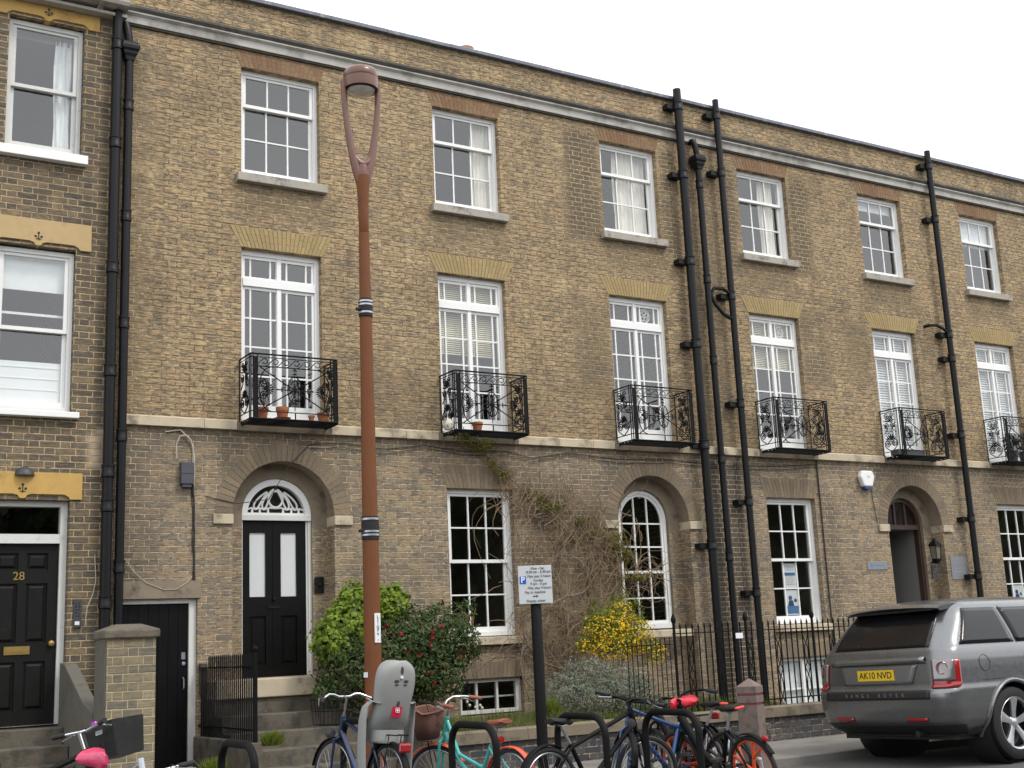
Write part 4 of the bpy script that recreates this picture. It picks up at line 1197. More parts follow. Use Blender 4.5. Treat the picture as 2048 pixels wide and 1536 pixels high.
for k in range(5):
    for xx in (-2.485, -2.450): b.lathe([(.0085, -.033), (.0085, -.0285)], 8, (xx, 0, 2.05 - k * .035), 'y')
b.build('buttons', M['chrome'], ep)
b = MB(); b.box(-2.495, -2.445, -.032, -.0285, 1.81, 1.85); b.build('name_card', M['paper'], ep)
b = MB()
rg = []
for k in range(6):
    a = rad(90) * k / 5; r = .11 * math.cos(a) + .002; z = .10 * math.sin(a)
    rg.append([(-3.085 + r * math.cos(t), -.03 - .10 * max(0, math.cos(a)) * 1 + .0 if False else -.002 - r * abs(math.sin(t)), 3.49 + z) for t in [PI + PI * j / 12 for j in range(13)]])
b.rings(rg, closed=False, cap=False)
tag(b.build('bulkhead_lamp', M['dark_plastic'], origin=(-3.085, 0, 3.5)), 'small dark half dome lamp above the left door lintel', 'wall lamp')
ln = thing('wall_lantern', 'black wall lantern beside the open arched doorway', 'lantern', (11.72, -.10, 2.6))
b = MB(); lx, lz = 11.72, 2.62
for s in (-1, 1):
    for t in (-1, 1): b.tube([(lx + s * .05, -.12 + t * .05, lz - .12), (lx + s * .065, -.12 + t * .065, lz + .10)], .006, 4)
b.rings([[(lx - q, -.12 - q, z), (lx + q, -.12 - q, z), (lx + q, -.12 + q, z), (lx - q, -.12 + q, z)] for q, z in ((.085, lz + .10), (.075, lz + .13), (.03, lz + .19), (.012, lz + .23))], smooth=False)
b.rings([[(lx - q, -.12 - q, z), (lx + q, -.12 - q, z), (lx + q, -.12 + q, z), (lx - q, -.12 + q, z)] for q, z in ((.02, lz - .2), (.055, lz - .15), (.055, lz - .12))], smooth=False)
b.box(lx - .015, lx + .015, -.055, -.001, lz - .19, lz - .16)
b.build('frame', M['iron'], ln)
b = MB(); b.rings([[(lx - q, -.12 - q, z), (lx + q, -.12 - q, z), (lx + q, -.12 + q, z), (lx - q, -.12 + q, z)] for q, z in ((.046, lz - .119), (.06, lz + .099))], smooth=False); b.build('glass', mk('dusty lantern glass', (.16, .15, .12), .2, var=.3, coat=.4), ln)
b = None
ip = thing('entry_panel', 'steel intercom panel under the wall lantern', 'entry panel', (11.75, 0, 2.28))
b = MB(); b.box(11.69, 11.81, -.03, -.001, 2.17, 2.40); b.build('plate', M['dark_plastic'], ip)
b = MB()
for k in range(4):
    for xx in (11.73, 11.775): b.box(xx - .012, xx + .012, -.034, -.0305, 2.20 + k * .05, 2.225 + k * .05)
b.build('buttons', M['chrome'], ip)
pm = mk('brushed grey plaque', (.26, .27, .29), .45, metal=.4, var=.1)
pl = thing('wall_plaque', 'square grey metal plaque of small print right of the arched doorway', 'plaque', (12.4, 0, 2.35))
b = MB(); b.box(12.20, 12.60, -.012, -.001, 2.15, 2.55); b.build('plate', pm, pl)
b = MB()
for k, (l, z) in enumerate([(.12, 2.50), (.28, 2.40), (.26, 2.34), (.27, 2.28), (.20, 2.22)]): b.box(12.25, 12.25 + l, -.014, -.0125, z - .006, z + .006)
b.build('print', M['silver_ink'], pl)
pl = thing('wall_plaque', 'narrow grey nameplate on the bricks left of the arched doorway', 'plaque', (10.39, 0, 2.4))
b = MB(); b.box(10.16, 10.62, -.012, -.001, 2.335, 2.465); b.build('plate', pm, pl)
b = MB(); b.box(10.22, 10.28, -.014, -.0125, 2.38, 2.43); b.box(10.31, 10.56, -.014, -.0125, 2.392, 2.412); b.build('print', M['paper_blue'], pl)
b = MB(); b.box(.50, .62, .225, .249, 2.13, 2.33); b.lathe([(0, -.02), (.022, -.016), (.025, 0)], 10, (.56, .225, 2.23), 'y')
tag(b.build('bell_push', M['black_old'], origin=(.56, .24, 2.23)), 'dark square bell plate right of the arched black door', 'doorbell')
for xx, lab in ((11.0, 'bent black handrail left of the open doorway steps'), (12.15, 'bent black handrail right of the open doorway steps')):
    b = MB(); b.tube([(xx, -.02, 1.62), (xx, -.35, 1.62), (xx, -.62, 1.50), (xx, -1.3, 1.12)], .016, 7); b.tube([(xx, -.45, 1.58), (xx, -.45, 0)], .014, 7); b.tube([(xx, -1.25, 1.14), (xx, -1.25, 0)], .014, 7)
    tag(b.build('handrail', M['iron'], origin=(xx, -.6, 0)), lab, 'handrail')
b = MB()
for k in range(3): b.box(10.7, 12.2, -.35 * (k + 1), -.005 if k == 0 else -.35 * k - .001, 0, .5 - .17 * k)
tag(b.build('doorway_steps', M['stone_dark'], origin=(11.4, -.5, 0), bevel=.01), 'stone steps below the open arched doorway', 'steps')
b = MB(); b.box(-1.065, -.985, -.07, -.001, .98, 1.32)
for k in range(8): b.box(-1.06, -.99, -.078, -.0705, 1.02 + k * .035, 1.04 + k * .035)
tag(b.build('vent_box', mk('dark brown vent', (.05, .038, .028), .7, var=.2), origin=(-1.02, 0, 1.15)), 'small dark slatted vent box on the wall between the passage door and the barred railing', 'vent')
# etched panes in two of the fanlights
for c, par in ((CX[2], up[2][1]), (CX[3], upB[0][1])):
    b = MB(); ex, ez = c + .215, 6.30
    for k in range(5):
        a = 2 * PI * k / 5 + .3
        b.tube([(ex + .05 * math.cos(a) + .032 * math.cos(q), .155, ez + .055 * math.sin(a) + .034 * math.sin(q)) for q in [2 * PI * j / 12 for j in range(12)]], .006, 4, closed=True)
    b.tube([(ex + .10 * math.cos(q), .155, ez + .11 * math.sin(q)) for q in [2 * PI * j / 20 for j in range(20)]], .006, 4, closed=True)
    b.build('etched_ornament', M['blind_white'], par)
# papers in the windows
def leaflet(x0, x1, z0, z1, y, lab, kind):
    t = thing('leaflet', lab, 'leaflet', ((x0 + x1) / 2, y, z0))
    b = MB(); b.box(x0, x1, y, y + .002, z0, z1); b.build('sheet', M['paper'], t)
    b = MB(); w_ = x1 - x0; h = z1 - z0
    if kind == 'text':
        b.box(x0 + .02, x1 - .02, y - .002, y - .0005, z0 + h * .50, z0 + h * .62)
        b.build('heading', M['paper_blue'], t)
        b = MB()
        for k in range(6): b.box(x0 + .04, x1 - .05 - .02 * (k % 2), y - .002, y - .0005, z0 + .05 + k * .033, z0 + .058 + k * .033)
        for k in range(3): b.box(x0 + .05, x1 - .05, y - .002, y - .0005, z0 + h * .72 + k * .03, z0 + h * .72 + k * .03 + .008)
        b.build('print', mk('grey text', (.35, .36, .38), .8), t)
    else:
        b.box(x0 + .005, x1 - .005, y - .002, y - .0005, z0 + .02, z0 + h * .36)
        b.build('picture_base', M['paper_blue'], t)
        b = MB(); cx_ = x0 + w_ * .38
        b.prism([(cx_ - .06, z0 + h * .36), (cx_ + .07, z0 + h * .36), (cx_ + .05, z0 + h * .58), (cx_ - .03, z0 + h * .58)], y - .0035, y - .0005)
        b.lathe([(.038, y - .004), (.038, y - .0005)], 12, (cx_, 0, z0 + h * .68), 'y')
        b.lathe([(.030, y - .004), (.030, y - .0005)], 12, (x0 + w_ * .78, 0, z0 + h * .58), 'y')
        b.build('picture_figure', mk('navy figure', (.04, .08, .17), .8), t)
leaflet(8.452, 8.718, 2.075, 2.46, .178, 'white notice with a blue heading taped in the four-row window', 'text')
leaflet(8.452, 8.718, 1.645, 2.04, .178, 'picture leaflet of a figure in blue taped low in the window', 'pic')
leaflet(14.008, 14.274, 1.66, 2.04, .178, 'picture leaflet in the window at the right edge', 'pic')
b = MB(); b.box(2.53, 2.80, .24, .40, 1.60, 1.83)
tag(b.build('wooden_box', M['wood'], origin=(2.66, .3, 1.6), bevel=.006), 'light wooden box standing inside the window behind the red-flowered bush', 'box')
b = MB(); p = at(932, 101, .5); b.lathe([(.10, p.z - .35), (.10, p.z - .03), (.125, p.z - .02), (.125, p.z + .03), (.08, p.z + .03)], 16, (p.x, .5, 0))
tag(b.build('chimney_pot', mk('faded clay pot', (.33, .19, .13), .9, var=.2), origin=(p.x, .5, p.z - .35)), 'terracotta pot just showing over the roof parapet', 'chimney pot')
# flower pots on the balconies
def pot(x, y, z, r, h, lab, dish=False, soil=True):
    t = thing('flower_pot', lab, 'flower pot', (x, y, z), group='terracotta pots on the balconies')
    b = MB(); b.lathe([(r * .68, z), (r * .92, z + h * .70), (r, z + h * .70), (r * 1.03, z + h), (r * .9, z + h), (r * .86, z + h * .85), (.001, z + h * .84)], 20, (x, y, 0)); b.build('pot', M['terracotta'], t)
    if dish:
        b = MB(); b.lathe([(r * .9, z + .001), (r * 1.35, z + .03), (r * 1.28, z + .032), (r * .7, z + .008)], 20, (x, y, 0)); b.build('saucer', M['terracotta'], t)
    return t
pz = 4.225
for (u, lab, r, h, dish) in ((525, 'terracotta flower pot nearest the left end of the first balcony', .075, .15, False), (565, 'largest terracotta pot, standing in a saucer on the first balcony', .08, .165, True),
                             (623, 'smallest terracotta pot on the first balcony', .04, .085, False), (646, 'mottled terracotta pot at the right end of the first balcony', .075, .125, False)):
    p = at(u, 838, -.33); pot(p.x, -.33, pz, r, h, lab, dish)
p = at(955, 858, -.33); pot(p.x, -.33, pz, .075, .125, 'single terracotta pot on the balcony above the creeper')
p = at(897, 850, -.33); b = MB(); b.lathe([(.05, pz), (.075, pz + .03), (.08, pz + .08), (.06, pz + .13), (.001, pz + .15)], 14, (p.x, -.33, 0))
tag(b.build('stone_ornament', mk('mottled white stone', (.62, .60, .52), .8, dirt=(.20, .17, .10), dirtscale=24, dirtamt=(.5, .6)), origin=(p.x, -.33, pz)), 'mottled white rounded ornament on the balcony above the creeper', 'ornament')
p = at(1815, 895, -.30); b = MB(); b.box(p.x - .34, p.x + .30, -.40, -.22, pz + .001, pz + .10)
tag(b.build('planter_box', M['dark_plastic'], origin=(p.x, -.3, pz), bevel=.01), 'black trough on the balcony over the open doorway', 'planter')
for dx, lab in ((-.28, 'round dark evergreen in a pot at the left of the last balcony'), (.08, 'dark bushy plant in a pot in the middle of the last balcony')):
    t = thing('potted_plant', lab, 'potted plant', (CX[5] + dx, -.3, pz), group='potted plants on the last balcony')
    b = MB(); b.lathe([(.08, pz), (.12, pz + .20), (.10, pz + .20)], 14, (CX[5] + dx, -.3, 0)); b.build('pot', M['dark_plastic'], t)
    lf_ = MB()
    for k in range(420):
        d_ = Vector((random.gauss(0, 1), random.gauss(0, 1), random.gauss(0, 1))).normalized() * (.14 * random.uniform(.6, 1.1))
        c = Vector((CX[5] + dx, -.3, pz + .36)) + Vector((d_.x, d_.y, d_.z * 1.25)); a = Vector((random.uniform(-1, 1), random.uniform(-1, 1), random.uniform(-1, 1))) * .028; bb = a.orthogonal().normalized() * .014
        lf_.poly([c - a, c + bb, c + a, c - bb])
    lf_.build('foliage', island('dark potted leaves', [(.010, .018, .014), (.018, .030, .020), (.03, .04, .03)], .6), t, recalc=False)

# ------------------------------------------------------------------ street furniture
PM = mk('brown lamp paint', (.165, .060, .023), .6, var=.16, scale=5, spec=.22, dirt=(.115, .046, .022), dirtscale=3, dirtamt=(.5, .8))
PT = mk('brown lamp head paint', (.145, .060, .036), .38, var=.08, coat=.2)
lx, ly = -.336, -3.30
lp = thing('street_lamp', 'tall brown street lamp with forked head and black straps', 'street lamp', (lx, ly, 0))
b = MB(); prof = [(.11, 0), (.11, .25), (.085, .32), (.083, 1.2), (.078, 2.4), (.070, 3.6), (.060, 4.8), (.052, 5.7)]
n = 48; vs = []; fs = []
for r, z in prof:
    for j in range(n):
        a = 2 * PI * j / n; q = r * (1 + (.035 * math.cos(16 * a) if z > .4 else 0)); vs.append((lx + q * math.cos(a), ly + q * math.sin(a), z))
for i in range(len(prof) - 1):
    for j in range(n): fs.append((i * n + j, i * n + (j + 1) % n, (i + 1) * n + (j + 1) % n, (i + 1) * n + j))
b._add(vs, fs, True); b.build('post', PM, lp, smooth_angle=60)
b = MB(); b.lathe([(.050, 5.70), (.053, 5.705), (.055, 5.95), (.062, 6.15), (.076, 6.30), (.078, 6.34)], 24, (lx, ly, 0)); b.build('neck', PM, lp)
yaw = rad(0)
b = MB(); b.M = Matrix.Translation((lx, ly, 0)) @ Matrix.Rotation(rad(-10), 4, 'Z')
for s in (-1, 1):
    pts = [(s * .030, 0, 6.28), (s * .060, 0, 6.40), (s * .092, 0, 6.52), (s * .125, 0, 6.68), (s * .155, 0, 6.88), (s * .176, 0, 7.08), (s * .187, 0, 7.26), (s * .188, 0, 7.42)]
    b.tube(pts, [.050, .052, .047, .040, .035, .033, .032, .034], 12)
b.tube([(-.115, 0, 6.62), (-.088, 0, 6.545), (-.045, 0, 6.488), (0, 0, 6.468), (.045, 0, 6.488), (.088, 0, 6.545), (.115, 0, 6.62)], [.030, .042, .050, .054, .050, .042, .030], 12)
b.tube([(0, 0, 6.26), (0, 0, 6.36), (0, 0, 6.46)], [.066, .074, .06], 14)
b.build('fork', PT, lp, smooth_angle=60)
b = MB(); b.lathe([(.150, 7.34), (.186, 7.335), (.19, 7.36), (.19, 7.452)], 40, (lx, ly, 0)); b.lathe([(.186, 7.457), (.19, 7.466), (.187, 7.525), (.162, 7.56), (.10, 7.577), (.001, 7.583)], 40, (lx, ly, 0))
hd = b.build('lamp_head', PT, lp)
b = MB(); b.lathe([(.183, 7.451), (.183, 7.468)], 40, (lx, ly, 0)); b.lathe([(.153, 7.352), (.153, 7.325), (.166, 7.322), (.170, 7.33)], 40, (lx, ly, 0)); b.build('seal_ring', M['rubber'], hd)
b = MB(); b.lathe([(.154, 7.34), (.150, 7.318), (.12, 7.298), (.06, 7.288), (.001, 7.285)], 36, (lx, ly, 0)); b.build('lens', mk('clouded lamp lens', (.62, .60, .53), .12, var=.5, scale=9, coat=.6), hd)
for z0_, z1_ in ((4.78, 4.98), (2.46, 2.70)):
    r = .072 if z0_ > 4 else .087
    b = MB(); b.lathe([(r - .01, z0_), (r, z0_ + .005), (r + .003, (z0_ + z1_) / 2), (r, z1_ - .005), (r - .01, z1_)], 28, (lx, ly, 0)); b.tube([(lx - r, ly - .02, (z0_ + z1_) / 2 - .02), (lx - r - .045, ly - .03, (z0_ + z1_) / 2 - .03)], .018, 8)
    sl = b.build('sleeve', M['rubber'], lp)
    b = MB()
    for zz in ((z0_ + .045, z1_ - .035, z1_ - .07) if z0_ > 4 else (z0_ + .05, z0_ + .085, z1_ - .03)): b.lathe([(r + .0035, zz - .011), (r + .007, zz - .009), (r + .007, zz + .009), (r + .0035, zz + .011)], 28, (lx, ly, 0))
    b.build('strap', M['steel'], sl)
vd = Vector((CAM_C.x - lx, CAM_C.y - ly, 0)).normalized(); va = math.atan2(vd.y, vd.x)
aa = va + rad(38)
pl_rot = (rad(90), 0, aa + rad(90))
b = MB(); b.M = Matrix.Translation((lx, ly, 0)) @ Matrix.Rotation(aa, 4, 'Z')
b.box(.078, .089, -.034, .034, 1.45, 1.735); b.build('label_plate', M['paper'], lp)
for i, ch in enumerate('L21QFV'):
    q = Vector((lx, ly, 1.70 - i * .034)) + Vector((math.cos(aa), math.sin(aa), 0)) * .0905
    text(ch, .04, lp, q, pl_rot, M['ink'], name='label_letter', offset=.0006)
b = MB(); b.M = Matrix.Translation((lx, ly, 0)) @ Matrix.Rotation(aa, 4, 'Z'); b.lathe([(.006, .0895), (.006, .091)], 8, (0, 0, 1.475), 'x'); b.build('label_dot', M['ink'], lp)
b = MB(); b.M = Matrix.Translation((lx, ly, 0)) @ Matrix.Rotation(va - rad(60), 4, 'Z'); b.box(.08, .090, -.03, .03, 1.12, 1.17); b.build('sticker', M['paper'], lp)

sx, sy = 1.525, -3.40
sg = thing('parking_sign', 'pay and display parking sign on a plain black pole', 'sign', (sx, sy, 0))
b = MB(); b.lathe([(.058, 0), (.058, 1.84), (.05, 1.85), (.001, 1.852)], 20, (sx, sy, 0)); b.build('pole', M['iron'], sg)
vd = Vector((CAM_C.x - sx, CAM_C.y - sy, 0)).normalized(); ang = math.atan2(vd.y, vd.x) + rad(90) + rad(3)
MS = Matrix.Translation((sx, sy, 0)) @ Matrix.Rotation(ang, 4, 'Z')
b = MB(); b.M = MS; b.box(-.178, .178, -.075, -.062, 1.785, 2.185); pb = b.build('sign_plate', mk('pale grey sign face', (.55, .57, .58), .45, var=.03), sg, bevel=.003)
b = MB(); b.M = MS; b.box(-.164, -.096, -.0775, -.0755, 1.995, 2.075); b.build('blue_panel', mk('sign blue', (.01, .10, .48), .45, var=.03), sg)
def sgt(body, size, x, z, m_=M['ink'], name='lettering', offset=.0):
    q = MS @ Vector((x, -.0790, z)); return text(body, size, sg, q, (rad(90), 0, ang), m_, name=name, offset=offset)
sgt('P', .085, -.130, 2.036, M['ink_white'], 'parking_letter', .002)
for body, z, x in (('Mon - Sat', 2.155, .03), ('8.30 am - 6.30 pm', 2.118, .042), ('Max stay 2 hours', 2.073, .045), ('Sunday', 2.030, .035), ('9 am - 5 pm', 1.993, .037), ('Max stay 4 hours', 1.951, .045), ('Pay at machine', 1.906, -.005), ('Display ticket', 1.815, .0)):
    sgt(body, .036, x, z)
b = MB(); b.M = MS; b.box(-.03, .01, -.0775, -.0755, 1.858, 1.868); b.prism([(.004, 1.846), (.026, 1.863), (.004, 1.880), (.012, 1.863)], -.0775, -.0755); b.build('arrow', M['ink'], sg)

BD = mk('weathered timber bollard', (.165, .125, .105), .8, var=.25, scale=9, bump=.003, dirt=(.10, .075, .06), dirtscale=10)
p = CAM_C + ray(1497, 1357) * 12.4
bx, by, bz = p.x, p.y, p.z
bo = thing('bollard', 'square brown timber bollard with pointed top and red bands', 'bollard', (bx, by, ROAD_Z))
MBd = Matrix.Translation((bx, by, 0)) @ Matrix.Rotation(rad(28), 4, 'Z')
b = MB(); b.M = MBd; h = .102
b.rings([[(-q, -q, z), (q, -q, z), (q, q, z), (-q, q, z)] for q, z in ((h, ROAD_Z), (h, bz - .255), (h * .9, bz - .253), (h * .9, bz - .232), (h, bz - .23), (h, bz - .165), (h * .9, bz - .163), (h * .9, bz - .142), (h, bz - .14), (h, bz - .075), (.004, bz))], smooth=False)
b.build('post', BD, bo)
for zz in (bz - .252, bz - .162):
    b = MB(); b.M = MBd; q = h * .9 + .004
    for a_, c_, e_, f_ in ((-q, q, -q, -q + .004), (-q, q, q - .004, q), (-q, -q + .004, -q + .0041, q - .0041), (q - .004, q, -q + .0041, q - .0041)): b.box(a_, c_, e_, f_, zz, zz + .018)
    b.build('band', mk('dull red band', (.16, .03, .035), .5), bo)

def stand(x, y, lab, rz=0, band=False):
    t = thing('cycle_stand', lab, 'cycle stand', (x, y, ROAD_Z), rz, 'black hoop cycle stands in the parking bay', local=True)
    b = MB(); H = .86; W_ = .36; R_ = .17
    pts = [(0, -W_, 0), (0, -W_, H - R_)] + [(0, -W_ + R_ - R_ * math.cos(a), H - R_ + R_ * math.sin(a)) for a in [PI / 2 * k / 8 for k in range(1, 9)]] + [(0, W_ - R_ + R_ * math.sin(a), H - R_ + R_ * math.cos(a)) for a in [PI / 2 * k / 8 for k in range(0, 9)]] + [(0, W_, 0)]
    b.tube(pts, .029, 12); b.tube([(0, -W_, .36), (0, W_, .36)], .022, 10)
    for s in (-1, 1): b.lathe([(.07, .001), (.07, .012), (.035, .02)], 14, (0, s * W_, 0))
    b.build('hoop', M['iron'], t)
    if band:
        b = MB(); a0 = rad(15); b.tube([(0, -W_ + R_ - R_ * math.cos(a), H - R_ + R_ * math.sin(a)) for a in (rad(42), rad(58), rad(74), rad(86))], .031, 12); b.build('reflective_band', M['chrome'], t)
    return t
for (u, v, lab, band) in ((475, 1488, 'leftmost black hoop stand, empty, below the close barred railing', False), (945, 1450, 'black hoop stand in front of the turquoise bicycle', False),
                          (1160, 1432, 'black hoop stand in front of the black bicycle, behind the big tyre', False), (1340, 1424, 'black hoop stand beside the blue bicycle', False), (718, 1442, 'black hoop stand hidden behind the child seat', False)):
    p = atz(u, v, .76); stand(p.x, p.y, lab, rad(0), band)

# ------------------------------------------------------------------ parked car (x forward from the rear bumper, y to its left)
CARP = mk('dark grey metallic paint', (.20, .203, .207), .30, metal=.8, var=.05, coat=.55)
CARG = mk('dark tinted car glass', (.006, .006, .007), .14, var=.1, spec=.4)
CARB = mk('black car trim', (.014, .014, .014), .55, var=.3)
RED = mk('red lamp lens', (.30, .010, .012), .15, var=.2, coat=.6)
CLEAR = mk('clear lamp lens', (.20, .19, .19), .12, metal=.5, var=.3, coat=.8)
ALLOY = mk('silver alloy', (.52, .53, .55), .28, metal=.75, var=.08)
car = thing('parked_car', 'dark grey metallic estate car parked with its rear to the bicycles', 'car', (4.96, -4.80, ROAD_Z + .012), local=True, rot=(rad(-1.3), rad(.2), rad(1.0)))
LEV = [(.30, .24, 4.50, .80), (.38, .12, 4.66, .89), (.46, .05, 4.74, .935), (.58, .015, 4.78, .958), (.70, .0, 4.78, .965), (.775, .005, 4.77, .965), (.80, .03, 4.76, .960), (.815, .065, 4.76, .955),
       (.90, .07, 4.74, .950), (1.00, .08, 4.72, .945), (1.08, .09, 4.68, .938), (1.16, .11, 4.58, .925), (1.20, .125, 4.45, .912), (1.225, .15, 3.80, .895), (1.26, .185, 3.70, .880), (1.36, .265, 3.50, .845),
       (1.48, .375, 3.26, .798), (1.58, .465, 3.02, .752), (1.64, .52, 2.86, .716), (1.68, .57, 2.70, .675), (1.715, .66, 2.5, .61), (1.74, .82, 2.3, .50), (1.755, 1.1, 2.0, .34)]
def lev(z):
    if z <= LEV[0][0]: return LEV[0][1:]
    for a, c in zip(LEV[:-1], LEV[1:]):
        if z <= c[0]:
            t = (z - a[0]) / (c[0] - a[0]); return tuple(p + (q - p) * t for p, q in zip(a[1:], c[1:]))
    return LEV[-1][1:]
NE, NC, NS = 8, 8, 64
def outline(z):
    xr, xf, hw = lev(z); rc = min(.26, hw * .6); bow = .05
    P = []
    for k in range(NE):                                   # rear, centre to right corner
        y = (hw - rc) * k / NE; P.append((xr + bow * (y / hw) ** 2, -y))
    yb = hw - rc; xb = xr + bow * (yb / hw) ** 2
    for k in range(NC):
        a = PI / 2 * k / NC; P.append((xb + rc * .8 * (1 - math.cos(a)), -(yb + rc * math.sin(a))))
    xs = xb + rc * .8
    rf = min(.42, hw * .7); xe = xf - rf
    for k in range(NS): P.append((xs + (xe - xs) * k / NS, -hw))
    for k in range(NC):
        a = PI / 2 * k / NC; P.append((xe + rf * math.sin(a), -(hw - rf + rf * math.cos(a))))
    for k in range(NE + 1): P.append((xf, -(hw - rf) * (1 - k / NE)))
    return P
WX = (1.10, 3.86); WR, WZ = .445, .385
zl = []
z = .30
while z < 1.755: zl.append(z); z += .026 if z < 1.16 else .02
zl.append(1.755)
b = MB(); grid = []
for z in zl:
    o_ = outline(z); grid.append(o_)
N_ = len(grid[0])
def wheel_hole(x, z, y): return abs(y) > .55 and any((x - wx) ** 2 + (z - WZ) ** 2 < WR ** 2 for wx in WX)
for s in (1, -1):
    base = len(b.v)
    for o_, z in zip(grid, zl):
        for x, y in o_: b.v.append(Vector((x, y * s, z)))
    for i in range(len(zl) - 1):
        for j in range(N_ - 1):
            cxx = (grid[i][j][0] + grid[i][j + 1][0]) / 2; cyy = grid[i][j][1]; czz = (zl[i] + zl[i + 1]) / 2
            if wheel_hole(cxx, czz, cyy): continue
            q = [base + i * N_ + j, base + i * N_ + j + 1, base + (i + 1) * N_ + j + 1, base + (i + 1) * N_ + j]
            b.f.append(q if s == 1 else q[::-1]); b.m.append(0); b.s.append(True)
    top = [base + (len(zl) - 1) * N_ + j for j in range(N_)]
    b.f.append(top if s == 1 else top[::-1]); b.m.append(0); b.s.append(True)
body = b.build('body', CARP, car, smooth_angle=55)
def side_y(z): return lev(z)[2]
def patch(name, m_, f, nu, nv, parent=body, off=.006, thick=False):
    """sheet over the body: f(u, v) -> (index-space outline point at z)"""
    b = MB(); vs = []
    for j in range(nv + 1):
        for i in range(nu + 1): vs.append(f(i / nu, j / nv))
    b._add(vs, [(j * (nu + 1) + i, j * (nu + 1) + i + 1, (j + 1) * (nu + 1) + i + 1, (j + 1) * (nu + 1) + i) for j in range(nv) for i in range(nu)], True)
    o = b.build(name, m_, parent, recalc=False)
    sm = o.modifiers.new('thickness', 'SOLIDIFY'); sm.thickness = .012; sm.offset = 0
    return o
def opt(z, k, s=1, off=.006):
    """point on the outline at fractional index k, pushed outwards"""
    P = outline(z); i = max(0, min(len(P) - 2, int(k))); t = k - i
    a = Vector((P[i][0], P[i][1], 0)); c = Vector((P[i + 1][0], P[i + 1][1], 0))
    q = a.lerp(c, t); d = (c - a).normalized(); nrm = Vector((d.y, -d.x, 0))
    if nrm.dot(q - Vector((2.4, 0, 0))) < 0: nrm = -nrm
    q = q + nrm * off; q.z = z + .4 * off
    return Vector((q.x, q.y * s, q.z))
def rear(yf, z, off=.006):      # yf in -1..1 across the tailgate
    k = abs(yf) * (NE + NC * .35); q = opt(z, k, 1, off)
    return Vector((q.x, q.y if yf >= 0 else -q.y, q.z))
patch('rear_window', CARG, lambda u, v: rear((u * 2 - 1) * (.80 + .12 * v), 1.225 + (1.60 - 1.225) * v), 24, 12)
def side_idx(z, x):
    xr, xf, hw = lev(z); P0 = outline(z)[NE + NC]; P1 = outline(z)[NE + NC + NS]
    return NE + NC + NS * (x - P0[0]) / (P1[0] - P0[0])
for s in (1, -1):
    for (x0b, x0t, x1b, x1t) in ((.40, .70, 1.30, 1.24), (1.36, 1.30, 2.20, 2.14), (2.28, 2.22, 3.30, 2.80)):
        def f(u, v, a=x0b, c=x0t, d=x1b, e=x1t):
            z = 1.235 + (1.615 - 1.235) * v; x = (a + (c - a) * v) * (1 - u) + (d + (e - d) * v) * u
            return opt(z, side_idx(z, x), s, .005)
        patch('side_window', CARG, f, 12, 8)
patch('windscreen', CARG, lambda u, v: (lambda z: Vector((lev(z)[1] + .006, (u * 2 - 1) * (lev(z)[2] - .35), z)))(1.27 + .33 * v), 10, 8)
b = MB()      # roof spoiler over the tailgate glass
rg = []
for k in range(13):
    y = -.66 + 1.32 * k / 12; e = abs(y) / .66
    rg.append([(.40 + .05 * e ** 2, y, 1.635 - .03 * e ** 2), (.335 + .075 * e ** 3, y, 1.66 - .03 * e ** 2), (.42 + .05 * e ** 2, y, 1.692 - .035 * e ** 2), (.80, y, 1.742 - .055 * e ** 2), (.85, y, 1.70 - .05 * e ** 2)])
b.rings(rg); b.build('roof_spoiler', CARP, body, smooth_angle=60)
b = MB(); b.box(.40, .58, -.58, .58, 1.612, 1.632); b.build('spoiler_underside', CARB, body)
b = MB(); b.tube([(.215, -.10, 1.275), (.205, .15, 1.27), (.20, .34, 1.262)], [.010, .014, .020], 8); b.build('wiper', CARB, body)
for s in (-1, 1):
    t = patch('tail_light', RED, lambda u, v: opt(.80 + .285 * v, NE + NC * .12 + (NC * .80) * u, s, .012), 16, 10)
    patch('clear_lamp', CLEAR, lambda u, v: opt(.862 + .218 * v, NE + NC * .13 + NC * .60 * u, s, .020), 10, 8, parent=t)
    b = MB(); q = opt(.99, NE + NC * .40, s, .030); nrm = (q - Vector((.9, 0, .99))).normalized(); u_ = nrm.orthogonal().normalized()
    up_ = Vector((0, 0, 1)); sd_ = nrm.cross(up_).normalized()
    b.tube([q + sd_ * .055 * math.cos(a) + up_ * .06 * math.sin(a) for a in [2 * PI * k / 20 for k in range(20)]], .008, 6, closed=True); b.build('lamp_ring', mk('dull red ring', (.22, .05, .05), .3, coat=.5), t)
    patch('bumper_reflector', RED, lambda u, v: opt(.455 + .035 * v, NE * .55 + NE * .40 * u, s, .012), 6, 2)
patch('bumper_band', CARB, lambda u, v: rear((u * 2 - 1) * .78, .685 + .095 * v, .008), 24, 4)
patch('lower_valance', CARB, lambda u, v: opt(.315 + .12 * v, (NE + NC * 1.0) * (u * 2 - 1 if u > .5 else 1 - 2 * u), 1 if u > .5 else -1, .010), 40, 4)
patch('plate_recess', mk('pale grey trim', (.16, .16, .16), .4, metal=.4, coat=.4), lambda u, v: rear((u * 2 - 1) * (.60 - .09 * (1 - v)), .845 + .20 * v, .008), 16, 6)
patch('tailgate_handle', CARP, lambda u, v: (lambda q: q + Vector((-.03 * math.sin(PI * v), 0, 0)))(rear((u * 2 - 1) * .72, 1.055 + .065 * v, .012)), 20, 6)
npn = MB(); npn.box(.052, .062, -.26, .26, .890, 1.003); npn = npn.build('number_plate', mk('yellow plate', (.72, .49, .02), .35, var=.03), car, bevel=.003)
RR = (rad(90), 0, rad(-90))
text('AK10 NVD', .098, npn, (.0505, 0, .946), RR, M['ink'], extr=.0006, spacing=1.0, offset=.001)
